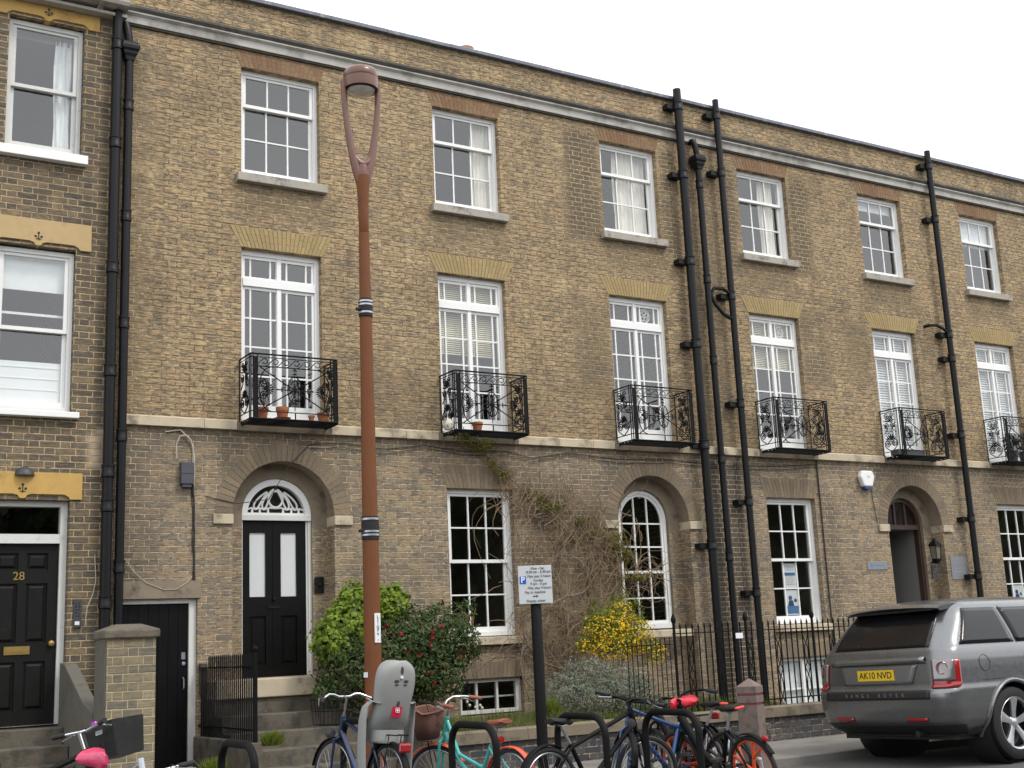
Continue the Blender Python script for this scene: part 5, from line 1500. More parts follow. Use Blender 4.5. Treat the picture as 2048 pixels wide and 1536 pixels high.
for i, ch in enumerate('RANGE ROVER'):
    if ch != ' ':
        yf = .40 - .08 * i; q = rear(-yf / .95 * .9 if False else 0, .735, .02)
        xx = rear(yf / .9, .735, .017).x
        text(ch, .052, body, (xx, yf, .735), RR, M['silver_ink'], name='badge_letter', extr=.0006)
text('SPORT', .035, body, (rear(-.52 / .9, 1.02, .012).x, -.50, .97), RR, M['silver_ink'], name='badge', extr=.0006)
# shut lines and fuel flap
b = MB()
def sl(pts): b.tube([(x, -(side_y(z) + .0015), z) for x, z in pts], .0035, 4)
sl([(1.33, 1.64), (1.335, 1.4), (1.34, 1.235), (1.38, 1.05), (1.46, .92), (1.56, .83)]); sl([(2.24, 1.62), (2.24, 1.2), (2.25, .5)]); sl([(.62, .855), (1.0, .862)])
b.tube([(.70 + .085 * math.cos(a), -(side_y(1.03 + .085 * math.sin(a)) + .0015), 1.03 + .085 * math.sin(a)) for a in [2 * PI * k / 24 for k in range(24)]], .003, 4, closed=True)
b.build('shut_line', CARB, body)
b = MB(); b.tube([(1.46, -.955, 1.12), (1.52, -.985, 1.125), (1.64, -.985, 1.128), (1.70, -.955, 1.13)], .016, 8); b.build('door_handle', CARP, body); b = MB(); b.tube([(2.36, -.955, 1.12), (2.42, -.985, 1.125), (2.56, -.985, 1.128), (2.62, -.955, 1.13)], .016, 8); b.build('door_handle', CARP, body)
for s in (-1, 1):
    b = MB(); b.box(2.95, 3.10, s * 1.0 - .09, s * 1.0 + .09, 1.22, 1.40); b.build('wing_mirror', CARP, body, bevel=.04)
b = MB(); b.box(.30, 4.4, -.76, .76, .26, .45); b.tube([(.10, -.45, .33), (.6, -.45, .33)], .035, 10); b.build('underbody', CARB, body)
for wx in WX:
    for s in (-1, 1):
        b = MB(); pts = []
        for k in range(25):
            a = rad(-14) + (PI + rad(28)) * k / 24; zz = WZ + (WR + .004) * math.sin(a); pts.append((wx + (WR + .004) * math.cos(a), s * (side_y(max(.3, zz)) + .004), zz))
        b.tube(pts, .024, 8); b.build('wheel_arch', CARP, body)
        b = MB(); b.lathe([(.44, s * .93), (.46, s * .60), (.01, s * .58)], 28, (wx, 0, WZ), 'y', cap=False); b.build('arch_liner', CARB, body)
        w_ = MB(); yo = s * .955; yi = s * .70
        w_.lathe([(.262, yo - s * .03), (.275, yo - s * .004), (.33, yo + s * .002), (.372, yo - s * .02), (.384, yo - s * .06), (.384, yi + s * .05), (.36, yi), (.26, yi)], 44, (wx, 0, .384), 'y', cap=False)
        tyre = w_.build('wheel', M['rubber'], car)
        w_ = MB(); w_.lathe([(.276, yo - s * .008), (.270, yo - s * .002), (.252, yo - s * .014), (.248, yo - s * .05)], 48, (wx, 0, .384), 'y', cap=False)
        w_.build('rim', ALLOY, tyre)
        w_ = MB(); w_.lathe([(.250, yo - s * .05), (.246, yo - s * .15), (.20, yo - s * .17), (.001, yo - s * .17)], 40, (wx, 0, .384), 'y', cap=False)
        w_.build('brake_disc', CARB, tyre)
        w_ = MB()
        for k in range(5):
            w_.M = Matrix.Translation((wx, 0, .384)) @ Matrix.Rotation(-(2 * PI * k / 5 + .3), 4, 'Y')
            w_.rings([[(q, yo - s * d1, -h_), (q, yo - s * (d1 - .006), 0), (q, yo - s * d1, h_), (q, yo - s * (d1 + .03), h_ * .8), (q, yo - s * (d1 + .03), -h_ * .8)] for q, d1, h_ in ((.045, .045, .030), (.12, .036, .034), (.20, .022, .046), (.256, .012, .062))], smooth=False)
            w_.M = None
        w_.lathe([(.001, yo - s * .035), (.05, yo - s * .04), (.07, yo - s * .06), (.07, yo - s * .1)], 20, (wx, 0, .384), 'y')
        w_.build('spokes', ALLOY, tyre)

# ------------------------------------------------------------------ bicycles (x forward, origin on the ground between the wheels)
CHAIN = mk('greasy chain metal', (.09, .085, .08), .45, metal=.6, var=.3)
def loft_saddle(b, x, z, ln=.27, wd=.085, th=.06):
    rg = []
    for k in range(10):
        t = k / 9; xx = x - ln * .45 + ln * t
        hw_ = wd * (1 - .78 * min(1, max(0, (t - .05) / .75)) ** .8) * (1 if t > .03 else .72); top = z + .022 * (1 - t) ** 2 - (.010 if 0 < t < 1 else .02) * 0
        if k == 9: hw_ *= .6
        rg.append([(xx, hw_ * math.cos(a), top - .012 + th * (math.sin(a) if math.sin(a) > 0 else .9 * math.sin(a)) * .5 * (1.0 if k not in (0, 9) else .6)) for a in [2 * PI * j / 14 for j in range(14)]])
    b.rings(rg); return b
def wheel_mesh(t, x, r, tyre_m, rim_m, steerM=None, spokes=28, tw=.019, mag=None, M_=None):
    w = MB(); w.M = M_
    w.tube([(x + (r - tw) * math.cos(a), 0, r + (r - tw) * math.sin(a)) for a in [2 * PI * k / 48 for k in range(48)]], tw, 8, closed=True)
    wo_ = w.build('wheel', tyre_m, t)
    w = MB(); w.M = M_
    w.tube([(x + (r - tw * 2.1) * math.cos(a), 0, r + (r - tw * 2.1) * math.sin(a)) for a in [2 * PI * k / 48 for k in range(48)]], .013, 6, closed=True)
    w.lathe([(.012, -.05), (.028, -.035), (.018, -.02), (.018, .02), (.028, .035), (.012, .05)], 10, (x, 0, r), 'y')
    if mag:
        for k in range(mag):
            a = 2 * PI * k / mag + .5
            w.tube([(x + .03 * math.cos(a + d), 0, r + .03 * math.sin(a + d)) if q == 0 else (x + q * (r - tw * 2) * math.cos(a + d), 0, r + q * (r - tw * 2) * math.sin(a + d)) for q, d in ((0, 0), (.5, .0), (1, .0))], [.018, .014, .018], 8)
            w.tube([(x + .45 * (r - tw * 2) * math.cos(a), 0, r + .45 * (r - tw * 2) * math.sin(a)), (x + (r - tw * 2) * math.cos(a + .42), 0, r + (r - tw * 2) * math.sin(a + .42))], .013, 8)
    w.build('rim', rim_m, wo_)
    if not mag:
        w = MB(); w.M = M_
        for k in range(spokes):
            a = 2 * PI * k / spokes; a2 = a + (.5 if k % 2 else -.5)
            w.tube([(x + .025 * math.cos(a2), .03 if k % 4 < 2 else -.03, r + .025 * math.sin(a2)), (x + (r - tw * 2.2) * math.cos(a), 0, r + (r - tw * 2.2) * math.sin(a))], .0016, 3, cap=False)
        w.build('spokes', M['steel'], wo_)
    return wo_
def guard(t, x, r, m_, a0, a1, wd=.033, M_=None, name='mudguard'):
    g_ = MB(); g_.M = M_; rg = []
    for k in range(21):
        a = rad(a0 + (a1 - a0) * k / 20); R_ = r + .022
        rg.append([(x + (R_ - .010 * (abs(y) / wd) ** 2) * math.cos(a), y, r + (R_ - .010 * (abs(y) / wd) ** 2) * math.sin(a)) for y in (-wd, -wd * .5, 0, wd * .5, wd)])
    g_.rings(rg, closed=False, cap=False)
    o = g_.build(name, m_, t, recalc=False); s_ = o.modifiers.new('thickness', 'SOLIDIFY'); s_.thickness = .004
    return o
def bicycle(label, pos, az, frame_m, r=.335, lean=0, steer=0, style='diamond', saddle_h=.94, bar_h=1.02, bar='swept', saddle_m=None, tyre_m=None, rim_m=None, guards=None, mag=None, rear_light=True, bar_m=None, grip_m=None, wb=1.04, post_m=None, fat=1.0, rack=False, tw=.019):
    """az: heading clockwise from +Y in degrees"""
    t = thing('bicycle', label, 'bicycle', (pos[0], pos[1], ROAD_Z + .001), group='bicycles at the hoop stands', local=True, rot=(rad(lean), 0, rad(90 - az)))
    xr, xf = -wb * .48, wb * .52
    tyre_m = tyre_m or M['rubber']; rim_m = rim_m or M['steel']
    ax = Vector((.36, 0, bar_h - .14)); axd = Vector((-.30, 0, .954)).normalized()      # head axis
    hb = Vector((xf - .10, 0, r + .40)); axd = Vector((-.28, 0, .96)).normalized(); ht = hb + axd * .16
    SM = Matrix.Translation(hb) @ Matrix.Rotation(rad(steer), 4, axd) @ Matrix.Translation(-hb)
    wheel_mesh(t, xr, r, tyre_m, rim_m, mag=mag, tw=tw); wheel_mesh(t, xf, r, tyre_m, rim_m, mag=mag, M_=SM, tw=tw)
    bb = Vector((xr + .44, 0, .29)); sc = Vector((xr + .27, 0, saddle_h - .20)); ra = Vector((xr, 0, r))
    f = MB()
    R1 = .018 * fat
    f.tube([hb - axd * .0, ht], .021 * fat, 10)
    f.tube([bb, sc], R1 * .9, 10)
    if style == 'diamond':
        f.tube([ht - axd * .03, sc - Vector((0, 0, .03))], R1 * .85, 10); f.tube([hb + axd * .03, bb], R1, 10)
    elif style == 'mag':
        f.tube([hb + axd * .05, (hb + bb) / 2 - Vector((0, 0, .06)), bb], R1 * 1.6, 12)
    else:
        f.tube([hb + axd * .13, (hb + bb) / 2 + Vector((.03, 0, .04)), bb.lerp(sc, .42)], R1 * .95, 10); f.tube([hb + axd * .02, (hb + bb) / 2 - Vector((.02, 0, .05)), bb], R1, 10)
    for s in (-1, 1):
        f.tube([bb + Vector((0, s * .03, 0)), ra + Vector((.08, s * .055, 0)), ra + Vector((0, s * .06, 0))], .009 * fat, 8)
        f.tube([sc + Vector((0, s * .02, -.02)), ra + Vector((.05, s * .05, .10)), ra + Vector((0, s * .06, 0))], .0085 * fat, 8)
    f.build('frame', frame_m, t)
    f = MB(); f.M = SM
    cr_ = hb - axd * .035
    f.tube([hb, cr_], .02, 8)
    for s in (-1, 1): f.tube([cr_ + Vector((0, 0, .01)), cr_ + Vector((.02, s * .05, -.03)), Vector((xf - .03, s * .052, r + .10)), Vector((xf, s * .055, r))], [.016, .015, .012, .010], 8)
    f.build('fork', frame_m, t)
    bm_ = bar_m or M['chrome']
    h = MB(); h.M = SM
    st_ = ht + axd * (bar_h - ht.z) / axd.z
    h.tube([ht, st_], .012, 8); h.tube([st_, st_ + Vector((.045, 0, .012))], .013, 8)
    c = st_ + Vector((.05, 0, .012))
    if bar == 'swept': side = [(0, 0, 0), (.01, .08, .03), (-.01, .17, .05), (-.09, .25, .04), (-.22, .29, .015)]
    elif bar == 'wave': side = [(0, 0, 0), (.0, .06, .0), (.0, .11, .02), (-.01, .17, .022), (-.03, .22, .0), (-.08, .28, -.025), (-.13, .31, -.045)]
    else: side = [(0, 0, 0), (-.01, .12, .01), (-.03, .24, .015), (-.05, .31, .015)]
    for s in (-1, 1): h.tube([c + Vector((x, s * y, z)) for x, y, z in side], .0115, 10)
    hbar = h.build('handlebar', bm_, t)
    for s in (-1, 1):
        h = MB(); h.M = SM
        a, c2 = Vector(side[-2]), Vector(side[-1]); e = c2 + (c2 - a).normalized() * .02; q = c2 - (c2 - a).normalized() * .10
        h.tube([c + Vector((v.x, s * v.y, v.z)) for v in (q, e)], .0175, 10); h.build('grip', grip_m or M['rubber'], hbar)
        h = MB(); h.M = SM; q2 = q - (c2 - a).normalized() * .02
        h.tube([c + Vector((q2.x, s * q2.y, q2.z)), c + Vector((q2.x + .05, s * (q2.y + .005), q2.z - .01)), c + Vector((c2.x + .055, s * c2.y, c2.z - .03))], .006, 6); h.build('brake_lever', M['steel'], hbar)
        h = MB(); h.M = SM; h.tube([c + Vector((q2.x + .03, s * q2.y, q2.z)), c + Vector((.14, s * .10, .05)), c + Vector((.13, s * .04, -.08)), hb + Vector((.03, s * .02, .05))], .0035, 5); h.build('brake_cable', M['cable'], hbar)
    sp_ = MB(); u_ = (sc - bb).normalized(); top = Vector((sc.x + u_.x * .2, 0, saddle_h - .05)); sp_.tube([sc - u_ * .03, top], .0135, 8)
    sp = sp_.build('seat_post', post_m or M['steel'], t)
    s2 = MB(); loft_saddle(s2, top.x - .01, saddle_h - .01); sad = s2.build('saddle', saddle_m or M['rubber'], t)
    s2 = MB()
    for s in (-1, 1): s2.tube([(top.x - .10, s * .03, saddle_h - .03), (top.x, s * .018, saddle_h - .05), (top.x + .11, s * .01, saddle_h - .03)], .004, 5)
    s2.build('saddle_rail', M['steel'], sad)
    k_ = MB(); k_.lathe([(.085, .045), (.095, .047), (.095, .052), (.02, .056)], 24, bb, 'y'); k_.lathe([(.018, -.055), (.018, .06)], 10, bb, 'y')
    k_.tube([bb + Vector((0, -.06, 0)), bb + Vector((.10, -.07, -.13))], .010, 6); k_.tube([bb + Vector((0, .065, 0)), bb + Vector((-.10, .075, .13))], .010, 6)
    k_.box(bb.x + .06, bb.x + .15, -.16, -.075, bb.z - .145, bb.z - .12); k_.box(bb.x - .15, bb.x - .06, .08, .165, bb.z + .12, bb.z + .145)
    k_.tube([bb + Vector((0, .05, .09)), ra + Vector((0, .05, .035))], .005, 4); k_.tube([bb + Vector((0, .05, -.09)), ra + Vector((0, .05, -.035))], .005, 4)
    k_.build('crank', CHAIN, t)
    if guards:
        guard(t, xr, r, guards, 20, 178); guard(t, xf, r, guards, 15, 150, M_=SM)
    if rack:
        q = MB(); zz = 2 * r + .07
        for s in (-1, 1):
            q.tube([(xr + .22, s * .05, zz), (xr - .22, s * .06, zz)], .006, 6); q.tube([(xr - .10, s * .06, zz), (xr, s * .065, r)], .005, 6)
        for xx in (xr + .18, xr + .0, xr - .2): q.tube([(xx, -.06, zz), (xx, .06, zz)], .005, 5)
        q.build('luggage_rack', M['iron'], t)
    if rear_light:
        q = MB(); zz = r * 2 + .055 if rack else r * 2 - .02; xx = xr - .24 if rack else xr - .13
        q.box(xx - .035, xx, -.045, .045, zz - .035, zz + .03); q.build('rear_light', RED, t, bevel=.012)
    return t, dict(xr=xr, xf=xf, SM=SM, c=c, st=st_, hb=hb, top=top, ra=ra, bb=bb, sc=sc, r=r)
def place(u, v, z, dx, dy, az, lean=0):
    """ground position of a bicycle whose local point (dx ahead, height z above the road) is seen at pixel u, v"""
    p = atz(u, v, ROAD_Z + z); a = rad(az)
    return (p.x - dx * math.sin(a) - dy * math.cos(a), p.y - dx * math.cos(a) + dy * math.sin(a))
def cover(t, I, m_, puff=1.25):
    s2 = MB(); loft_saddle(s2, I['top'].x - .01, I['top'].z + .045, .30, .11, .115)
    for v in s2.v: v += Vector((random.uniform(-.006, .006), random.uniform(-.006, .006), random.uniform(-.008, .004)))
    return s2.build('saddle_cover', m_, t)

TEAL = mk('turquoise paint', (.045, .36, .33), .3, var=.06, coat=.5)
NAVY = mk('navy blue paint', (.012, .028, .085), .3, var=.1, coat=.6)
BLUE = mk('mid blue paint', (.018, .065, .20), .3, var=.1, coat=.5)
ORG_ = mk('orange mudguard plastic', (.78, .085, .035), .35, var=.06, coat=.3)
ORW = mk('orange wheel', (.62, .085, .022), .4, var=.1)
TAN = mk('tan brown saddle', (.27, .085, .045), .5, var=.15, coat=.1)
GREYP = mk('grey moulded plastic', (.27, .275, .265), .5, var=.05, scale=3)
REDC = mk('bright red saddle cover', (.58, .012, .035), .5, var=.15, scale=20, bump=.004, bscale=40)
PINK = mk('pink saddle cover', (.62, .045, .13), .35, var=.2, scale=14, bump=.006, bscale=30, coat=.2)
SILV = mk('silver paint', (.42, .44, .47), .3, metal=.5, var=.08)

# turquoise bicycle with wicker basket
az = -9
pt = place(1016, 1490, .64, -.50, 0, az)
tb, I = bicycle('turquoise step-through bicycle with brown basket and orange mudguards', pt, az, TEAL, r=.305, steer=28, style='step', saddle_h=.83, bar_h=.95, saddle_m=TAN, guards=ORG_, grip_m=TAN, lean=3, rear_light=False)
b = MB(); b.M = I['SM']; c = I['c'] + Vector((.19, 0, -.17))
rg = []
for q, w_, z in ((.085, .12, -.12), (.105, .15, .0), (.125, .185, .125)): rg.append([(c.x + q * (abs(math.cos(a)) ** .6) * (1 if math.cos(a) > 0 else -1), w_ * (abs(math.sin(a)) ** .6) * (1 if math.sin(a) > 0 else -1), c.z + z + (.025 * (1 if math.cos(a) > 0 else -.3) if z > .1 else 0)) for a in [2 * PI * k / 28 for k in range(28)]])
b.rings(rg, cap=False); b.poly([rg[0][k] for k in range(28)])
WK = NT('brown wicker'); WK.p.inputs['Roughness'].default_value = .8
wv = WK.n('ShaderNodeTexWave'); wv.bands_direction = 'Z'; wv.inputs['Scale'].default_value = 34; wv.inputs['Distortion'].default_value = .6; wv.inputs['Detail'].default_value = 3; WK.l(WK.obj(), wv.inputs['Vector'])
WK.l(WK.mix(wv.outputs['Fac'], (.075, .028, .018), (.17, .072, .045)), WK.p.inputs['Base Color']); WK.bump(wv.outputs['Fac'], .006, .8)
bk = b.build('basket', WK.mat, tb, recalc=False); sm = bk.modifiers.new('thickness', 'SOLIDIFY'); sm.thickness = .010
b = MB(); b.M = I['SM']; b.tube(rg[-1], .010, 6, closed=True); b.build('basket_rim', mk('wicker rim', (.20, .085, .055), .7, var=.3), bk)
b = MB(); b.M = I['SM']
for s in (-1, 1): b.tube([(c.x - .01, s * .03, c.z - .125), (I['xf'], s * .058, I['r'])], .005, 5)
b.build('basket_stay', M['iron'], tb)
b = MB(); b.lathe([(.028, -.012), (.03, 0), (.026, .02)], 10, (I['top'].x - .05, 0, I['top'].z - .10), 'x'); b.build('rear_reflector', RED, tb)

# navy bicycle with child seat
az = -3
pt = place(787, 1497, .655, -.66, 0, az)
nb, I = bicycle('navy blue bicycle with grey child seat and wire front basket', pt, az, NAVY, r=.345, bar='wave', bar_h=1.06, saddle_h=.90, guards=M['iron'], rack=True, rear_light=False, fat=1.2, lean=4, steer=6)
b = MB(); b.box(I['xr'] - .30, I['xr'] - .255, -.055, .055, .62, .70); b.build('rear_light', RED, nb, bevel=.018)
# child seat: shell seen from behind, with leg guards
SX, SZ = I['xr'] - .10, .72
b = MB(); rows = []
prof = [(0, .155, .16), (.06, .17, .12), (.13, .172, .06), (.20, .165, .02), (.28, .155, -.01), (.34, .162, -.03), (.42, .172, -.05), (.50, .174, -.065), (.56, .168, -.07), (.60, .15, -.07), (.635, .115, -.06), (.655, .06, -.05)]
for z, hw_, xo in prof:
    rows.append([(SX + xo + .13 * abs(q) ** 3.2 + (.05 * (1 - abs(q)) if z < .1 else 0), hw_ * (math.sin(q * PI / 2 * .92) / math.sin(PI / 2 * .92)), SZ + z) for q in [-1 + 2 * k / 20 for k in range(21)]])
b.rings(rows, closed=False, cap=False)
seat = b.build('child_seat', GREYP, nb, recalc=False); sm = seat.modifiers.new('thickness', 'SOLIDIFY'); sm.thickness = .016
sb_ = seat.modifiers.new('smooth', 'SUBSURF'); sb_.levels = 1; sb_.render_levels = 1
for s in (-1, 1):
    b = MB(); rg = []
    for (x, y, z, w_, h_) in ((SX + .03, .155, SZ + .30, .035, .02), (SX + .08, .20, SZ + .315, .05, .022), (SX + .13, .225, SZ + .27, .06, .022), (SX + .16, .235, SZ + .16, .065, .02), (SX + .17, .232, SZ + .0, .07, .018), (SX + .17, .225, SZ - .16, .075, .016), (SX + .16, .215, SZ - .34, .06, .014), (SX + .12, .19, SZ - .43, .04, .012)):
        rg.append([(x + w_ * math.cos(a), s * (y + h_ * math.sin(a)), z) for a in [2 * PI * k / 14 for k in range(14)]])
    b.rings(rg); b.build('leg_guard', GREYP, seat, smooth_angle=70)
b = MB(); rg = []
for k in range(9):
    z = SZ - .03 + .11 * k / 8; hw_ = .155 - .02 * (k == 0)
    rg.append([(SX + .10 + .22 * (1 + math.cos(a)) / 2 * (1) - .06, hw_ * math.sin(a), z) for a in [2 * PI * j / 20 for j in range(20)]])
b.rings(rg); b.build('seat_base', GREYP, seat)
def on_back(y, z):       # x on the outer back of the shell
    zz = z - SZ
    for a, c in zip(prof[:-1], prof[1:]):
        if a[0] <= zz <= c[0]: return SX + a[2] + (c[2] - a[2]) * (zz - a[0]) / (c[0] - a[0]) - .018
    return SX - .07
DK = mk('dark slot', (.03, .03, .03), .6)
for (y, z, ry, rz_) in ((0, .575, .013, .032), (0, .305, .013, .030), (-.045, .485, .022, .012), (.045, .485, .022, .012), (-.040, .455, .018, .006), (.040, .455, .018, .006)):
    b = MB(); x = on_back(y, SZ + z); b.rings([[(x + dx, y + ry * k_ * math.cos(a), SZ + z + rz_ * k_ * math.sin(a)) for a in [2 * PI * j / 16 for j in range(16)]] for dx, k_ in ((.012, 1), (-.002, 1), (-.003, .8))]); b.build('slot', DK, seat)
b = MB(); x = on_back(0, SZ + .52); b.lathe([(.001, -.012), (.012, -.009), (.016, 0), (.016, .012)], 14, (x, 0, SZ + .515), 'x'); b.build('button', M['frost'], seat)
b = MB(); x = on_back(0, SZ + .20) - .001; x2 = on_back(0, SZ + .265) - .001
b.rings([[(x + .006, .045, SZ + .185), (x + .006, -.045, SZ + .185), (x2 + .006, -.045, SZ + .275), (x2 + .006, .045, SZ + .275)], [(x - .003, .045, SZ + .185), (x - .003, -.045, SZ + .185), (x2 - .003, -.045, SZ + .275), (x2 - .003, .045, SZ + .275)]], smooth=False)
stk = b.build('sticker', mk('red sticker', (.62, .015, .06), .4, var=.04), seat)
text('hamax', .026, stk, (x - .0045, 0, SZ + .205), RR, M['ink_white'], extr=.0005)
b = MB()
for a0 in range(4):
    a = rad(45 + 90 * a0); cy, cz = .012 * math.cos(a), .012 * math.sin(a)
    b.tube([(x2 - .0045, cy + .011 * math.cos(q), SZ + .245 + cz + .011 * math.sin(q)) for q in [2 * PI * j / 14 for j in range(14)]], .0022, 4, closed=True)
b.build('sticker_emblem', M['ink_white'], stk)
b = MB(); c = I['c'] + Vector((.17, 0, -.13)); b.M = I['SM']
for z, q, w_ in ((.10, .125, .185), (-.0, .115, .172), (-.125, .105, .155)):
    b.tube([(c.x - q, -w_, c.z + z), (c.x + q, -w_, c.z + z), (c.x + q, w_, c.z + z), (c.x - q, w_, c.z + z)], .0045, 5, closed=True)
for k in range(9):
    y = -.18 + .36 * k / 8
    for s in (-1, 1): b.tube([(c.x + s * .125, y, c.z + .10), (c.x + s * .105, y * .86, c.z - .125)], .0024, 4)
for k in range(5):
    xx = -.10 + .05 * k
    for s in (-1, 1): b.tube([(c.x + xx, s * .185, c.z + .10), (c.x + xx * .85, s * .155, c.z - .125)], .0024, 4)
for k in range(5): b.tube([(c.x - .10 + .05 * k, -.155, c.z - .125), (c.x - .10 + .05 * k, .155, c.z - .125)], .0024, 4)
b.build('wire_basket', M['iron'], nb)
b = MB(); b.M = I['SM']; q = I['hb'] + Vector((.09, .06, .0)); b.lathe([(.03, -.05), (.045, -.01), (.045, .015), (.03, .02)], 14, q, 'x'); b.build('headlamp', M['dark_plastic'], nb)

# black bicycle turned across, big front tyre to the right
az = 76
pr = atz(1095, 1499, ROAD_Z + .61); pf_ = atz(1289, 1471, ROAD_Z + .63)
pt = ((pr.x + pf_.x) / 2, (pr.y + pf_.y) / 2); az = math.degrees(math.atan2(pf_.x - pr.x, pf_.y - pr.y))
kb, I = bicycle('black bicycle standing across the stands with its large front tyre to the right', pt, az, M['iron'], r=.315, steer=-18, bar='flat', bar_m=M['iron'], bar_h=.93, saddle_h=.83, rear_light=False, wb=(pf_ - pr).length, fat=1.25, tw=.024, lean=-3)
guard(kb, I['xr'], I['r'], M['iron'], 60, 170, .035)
# blue bicycle with red saddle cover
az = -100
pt = place(1356, 1400, .90, -.22, 0, az)
bb_, I = bicycle('blue bicycle with bright red saddle cover and square red rear light', pt, az, BLUE, r=.335, steer=62, bar='flat', bar_m=M['iron'], bar_h=.92, saddle_h=.88, rack=True, guards=M['iron'], lean=2, fat=1.15)
cover(bb_, I, REDC)
b = MB(); b.M = I['SM']; q = I['hb'] + Vector((.10, 0, .02)); b.lathe([(.02, -.04), (.042, -.01), (.042, .012), (.03, .016)], 14, q, 'x'); b.build('headlamp', M['dark_plastic'], bb_)
# two hire bicycles with orange spoked wheels
az = 2
pt = place(1511, 1468, .62, -.50, 0, az)
m1, I = bicycle('hire bicycle with orange five-spoke wheels beside the timber bollard', pt, az, M['iron'], r=.31, style='mag', saddle_h=.86, bar_h=.90, mag=5, rim_m=ORW, rear_light=False, post_m=SILV, fat=1.3, lean=-8, bar_m=M['iron'], tw=.022)
b = MB(); b.lathe([(.001, -.03), (.022, -.022), (.026, 0), (.026, .02)], 10, (I['xr'] - .22, 0, .60), 'x'); b.build('rear_light', RED, m1)
guard(m1, I['xr'], I['r'], M['iron'], 70, 150, .03)
b = MB(); b.box(I['top'].x - .16, I['top'].x - .12, -.045, .045, .845, .865); b.build('saddle_bumper', ORG_, m1, bevel=.006)
b = MB(); b.box(I['xr'] - .02, I['xr'] + .05, -.10, -.06, .22, .42); b.build('lock', SILV, m1, bevel=.02)
az = -6
pt = place(1402, 1416, .815, -.22, 0, az)
m2, I = bicycle('hire bicycle with silver stay and orange-marked black saddle behind the blue bicycle', pt, az, M['iron'], r=.31, style='mag', saddle_h=.86, bar_h=.84, mag=5, rim_m=CHAIN, rear_light=False, post_m=SILV, fat=1.3, lean=4, bar_m=M['iron'], tw=.022)
b = MB(); b.box(I['top'].x - .16, I['top'].x - .12, -.045, .045, .845, .865); b.build('saddle_bumper', ORG_, m2, bevel=.006)
b = MB(); b.tube([(I['xr'] + .12, -.09, .60), (I['xr'] - .0, -.09, .26)], .028, 10); b.build('chain_stay', SILV, m2)
# two bicycles at the left edge
az = 82
pt = place(172, 1468, .99, .36, 0, az)
a1, I = bicycle('dark bicycle with a black plastic front crate at the left stand', pt, az, M['iron'], r=.335, bar='flat', bar_h=1.0, saddle_h=.86, lean=-8, steer=12, fat=1.3)
b = MB(); b.M = I['SM'] @ Matrix.Translation(I['c'] + Vector((.24, 0, -.06))) @ Matrix.Rotation(rad(-6), 4, 'Y')
b.rings([[(-q, -w_, z), (q, -w_, z), (q, w_, z), (-q, w_, z)] for q, w_, z in ((.11, .15, -.13), (.13, .18, .12), (.12, .17, .12), (.10, .14, -.12))], smooth=False)
crate = b.build('front_crate', mk('black crate', (.017, .017, .017), .5, var=.5, scale=7, spec=.25, dirt=(.04, .036, .028), dirtscale=5), a1)
b = MB(); b.M = I['SM'] @ Matrix.Translation(I['c'] + Vector((.22, 0, -.06))); b.box(-.155, -.1515, -.10, -.02, .02, .05); b.build('crate_label', M['steel'], crate)
b = MB(); b.M = I['SM']; b.lathe([(.001, .03), (.02, .026), (.026, .008), (.026, 0)], 12, I['c'] + Vector((0, -.12, .015)), 'z'); b.build('bell', mk('purple bell', (.25, .03, .30), .25, metal=.5), a1)
az = 172
pt = place(228, 1503, .90, -.22, 0, az)
a2, I = bicycle('bicycle with a pink saddle cover in front of the brick gate pier', pt, az, SILV, r=.335, bar='flat', bar_h=.78, saddle_h=.87, lean=5, rear_light=False)
cover(a2, I, PINK)

# ------------------------------------------------------------------ planting
def leafball(lb, blobs, n, size, asp=.5, shell=.55, droop=0.0, fold=.25, jit=.35, seed=1):
    rnd = random.Random(seed)
    vol = [a * b_ * c for (_, (a, b_, c)) in blobs]
    tot = sum(vol); cum = []; s_ = 0
    for v in vol: s_ += v / tot; cum.append(s_)
    for k in range(n):
        q = rnd.random(); i = next(j for j, v in enumerate(cum) if q <= v + 1e-9)
        (cx, cy, cz), (a, b_, c) = blobs[i]
        d = Vector((rnd.gauss(0, 1), rnd.gauss(0, 1), rnd.gauss(0, 1))).normalized()
        rr = shell + (1 - shell) * rnd.random() ** .5
        lump = 1 + .22 * math.sin(7 * d.x + 3 * cx + i) * math.cos(6 * d.z + 2 * d.y + i)
        if rnd.random() < .10: rr *= rnd.uniform(1.05, 1.30)
        p = Vector((cx + d.x * a * rr * lump, cy + d.y * b_ * rr * lump, cz + d.z * c * rr * lump))
        if p.y > -.015: p.y = -.015 - rnd.random() * .03
        nrm = (Vector((d.x / a, d.y / b_, d.z / c)).normalized() + Vector((rnd.gauss(0, jit), rnd.gauss(0, jit) - .25, rnd.gauss(0, jit) + .25))).normalized()
        t = nrm.cross(Vector((rnd.gauss(0, 1), rnd.gauss(0, 1), rnd.gauss(0, 1)))).normalized()
        t = (t + Vector((0, 0, -droop))).normalized(); s2 = nrm.cross(t).normalized(); nrm = t.cross(s2)
        L = size * rnd.uniform(.6, 1.35); W_ = L * asp * rnd.uniform(.8, 1.2)
        lb._add([p - t * L * .5, p + s2 * W_ * .5 - nrm * fold * W_, p + t * L * .5 - nrm * .1 * L, p - s2 * W_ * .5 - nrm * fold * W_], [(0, 1, 2), (0, 2, 3)])
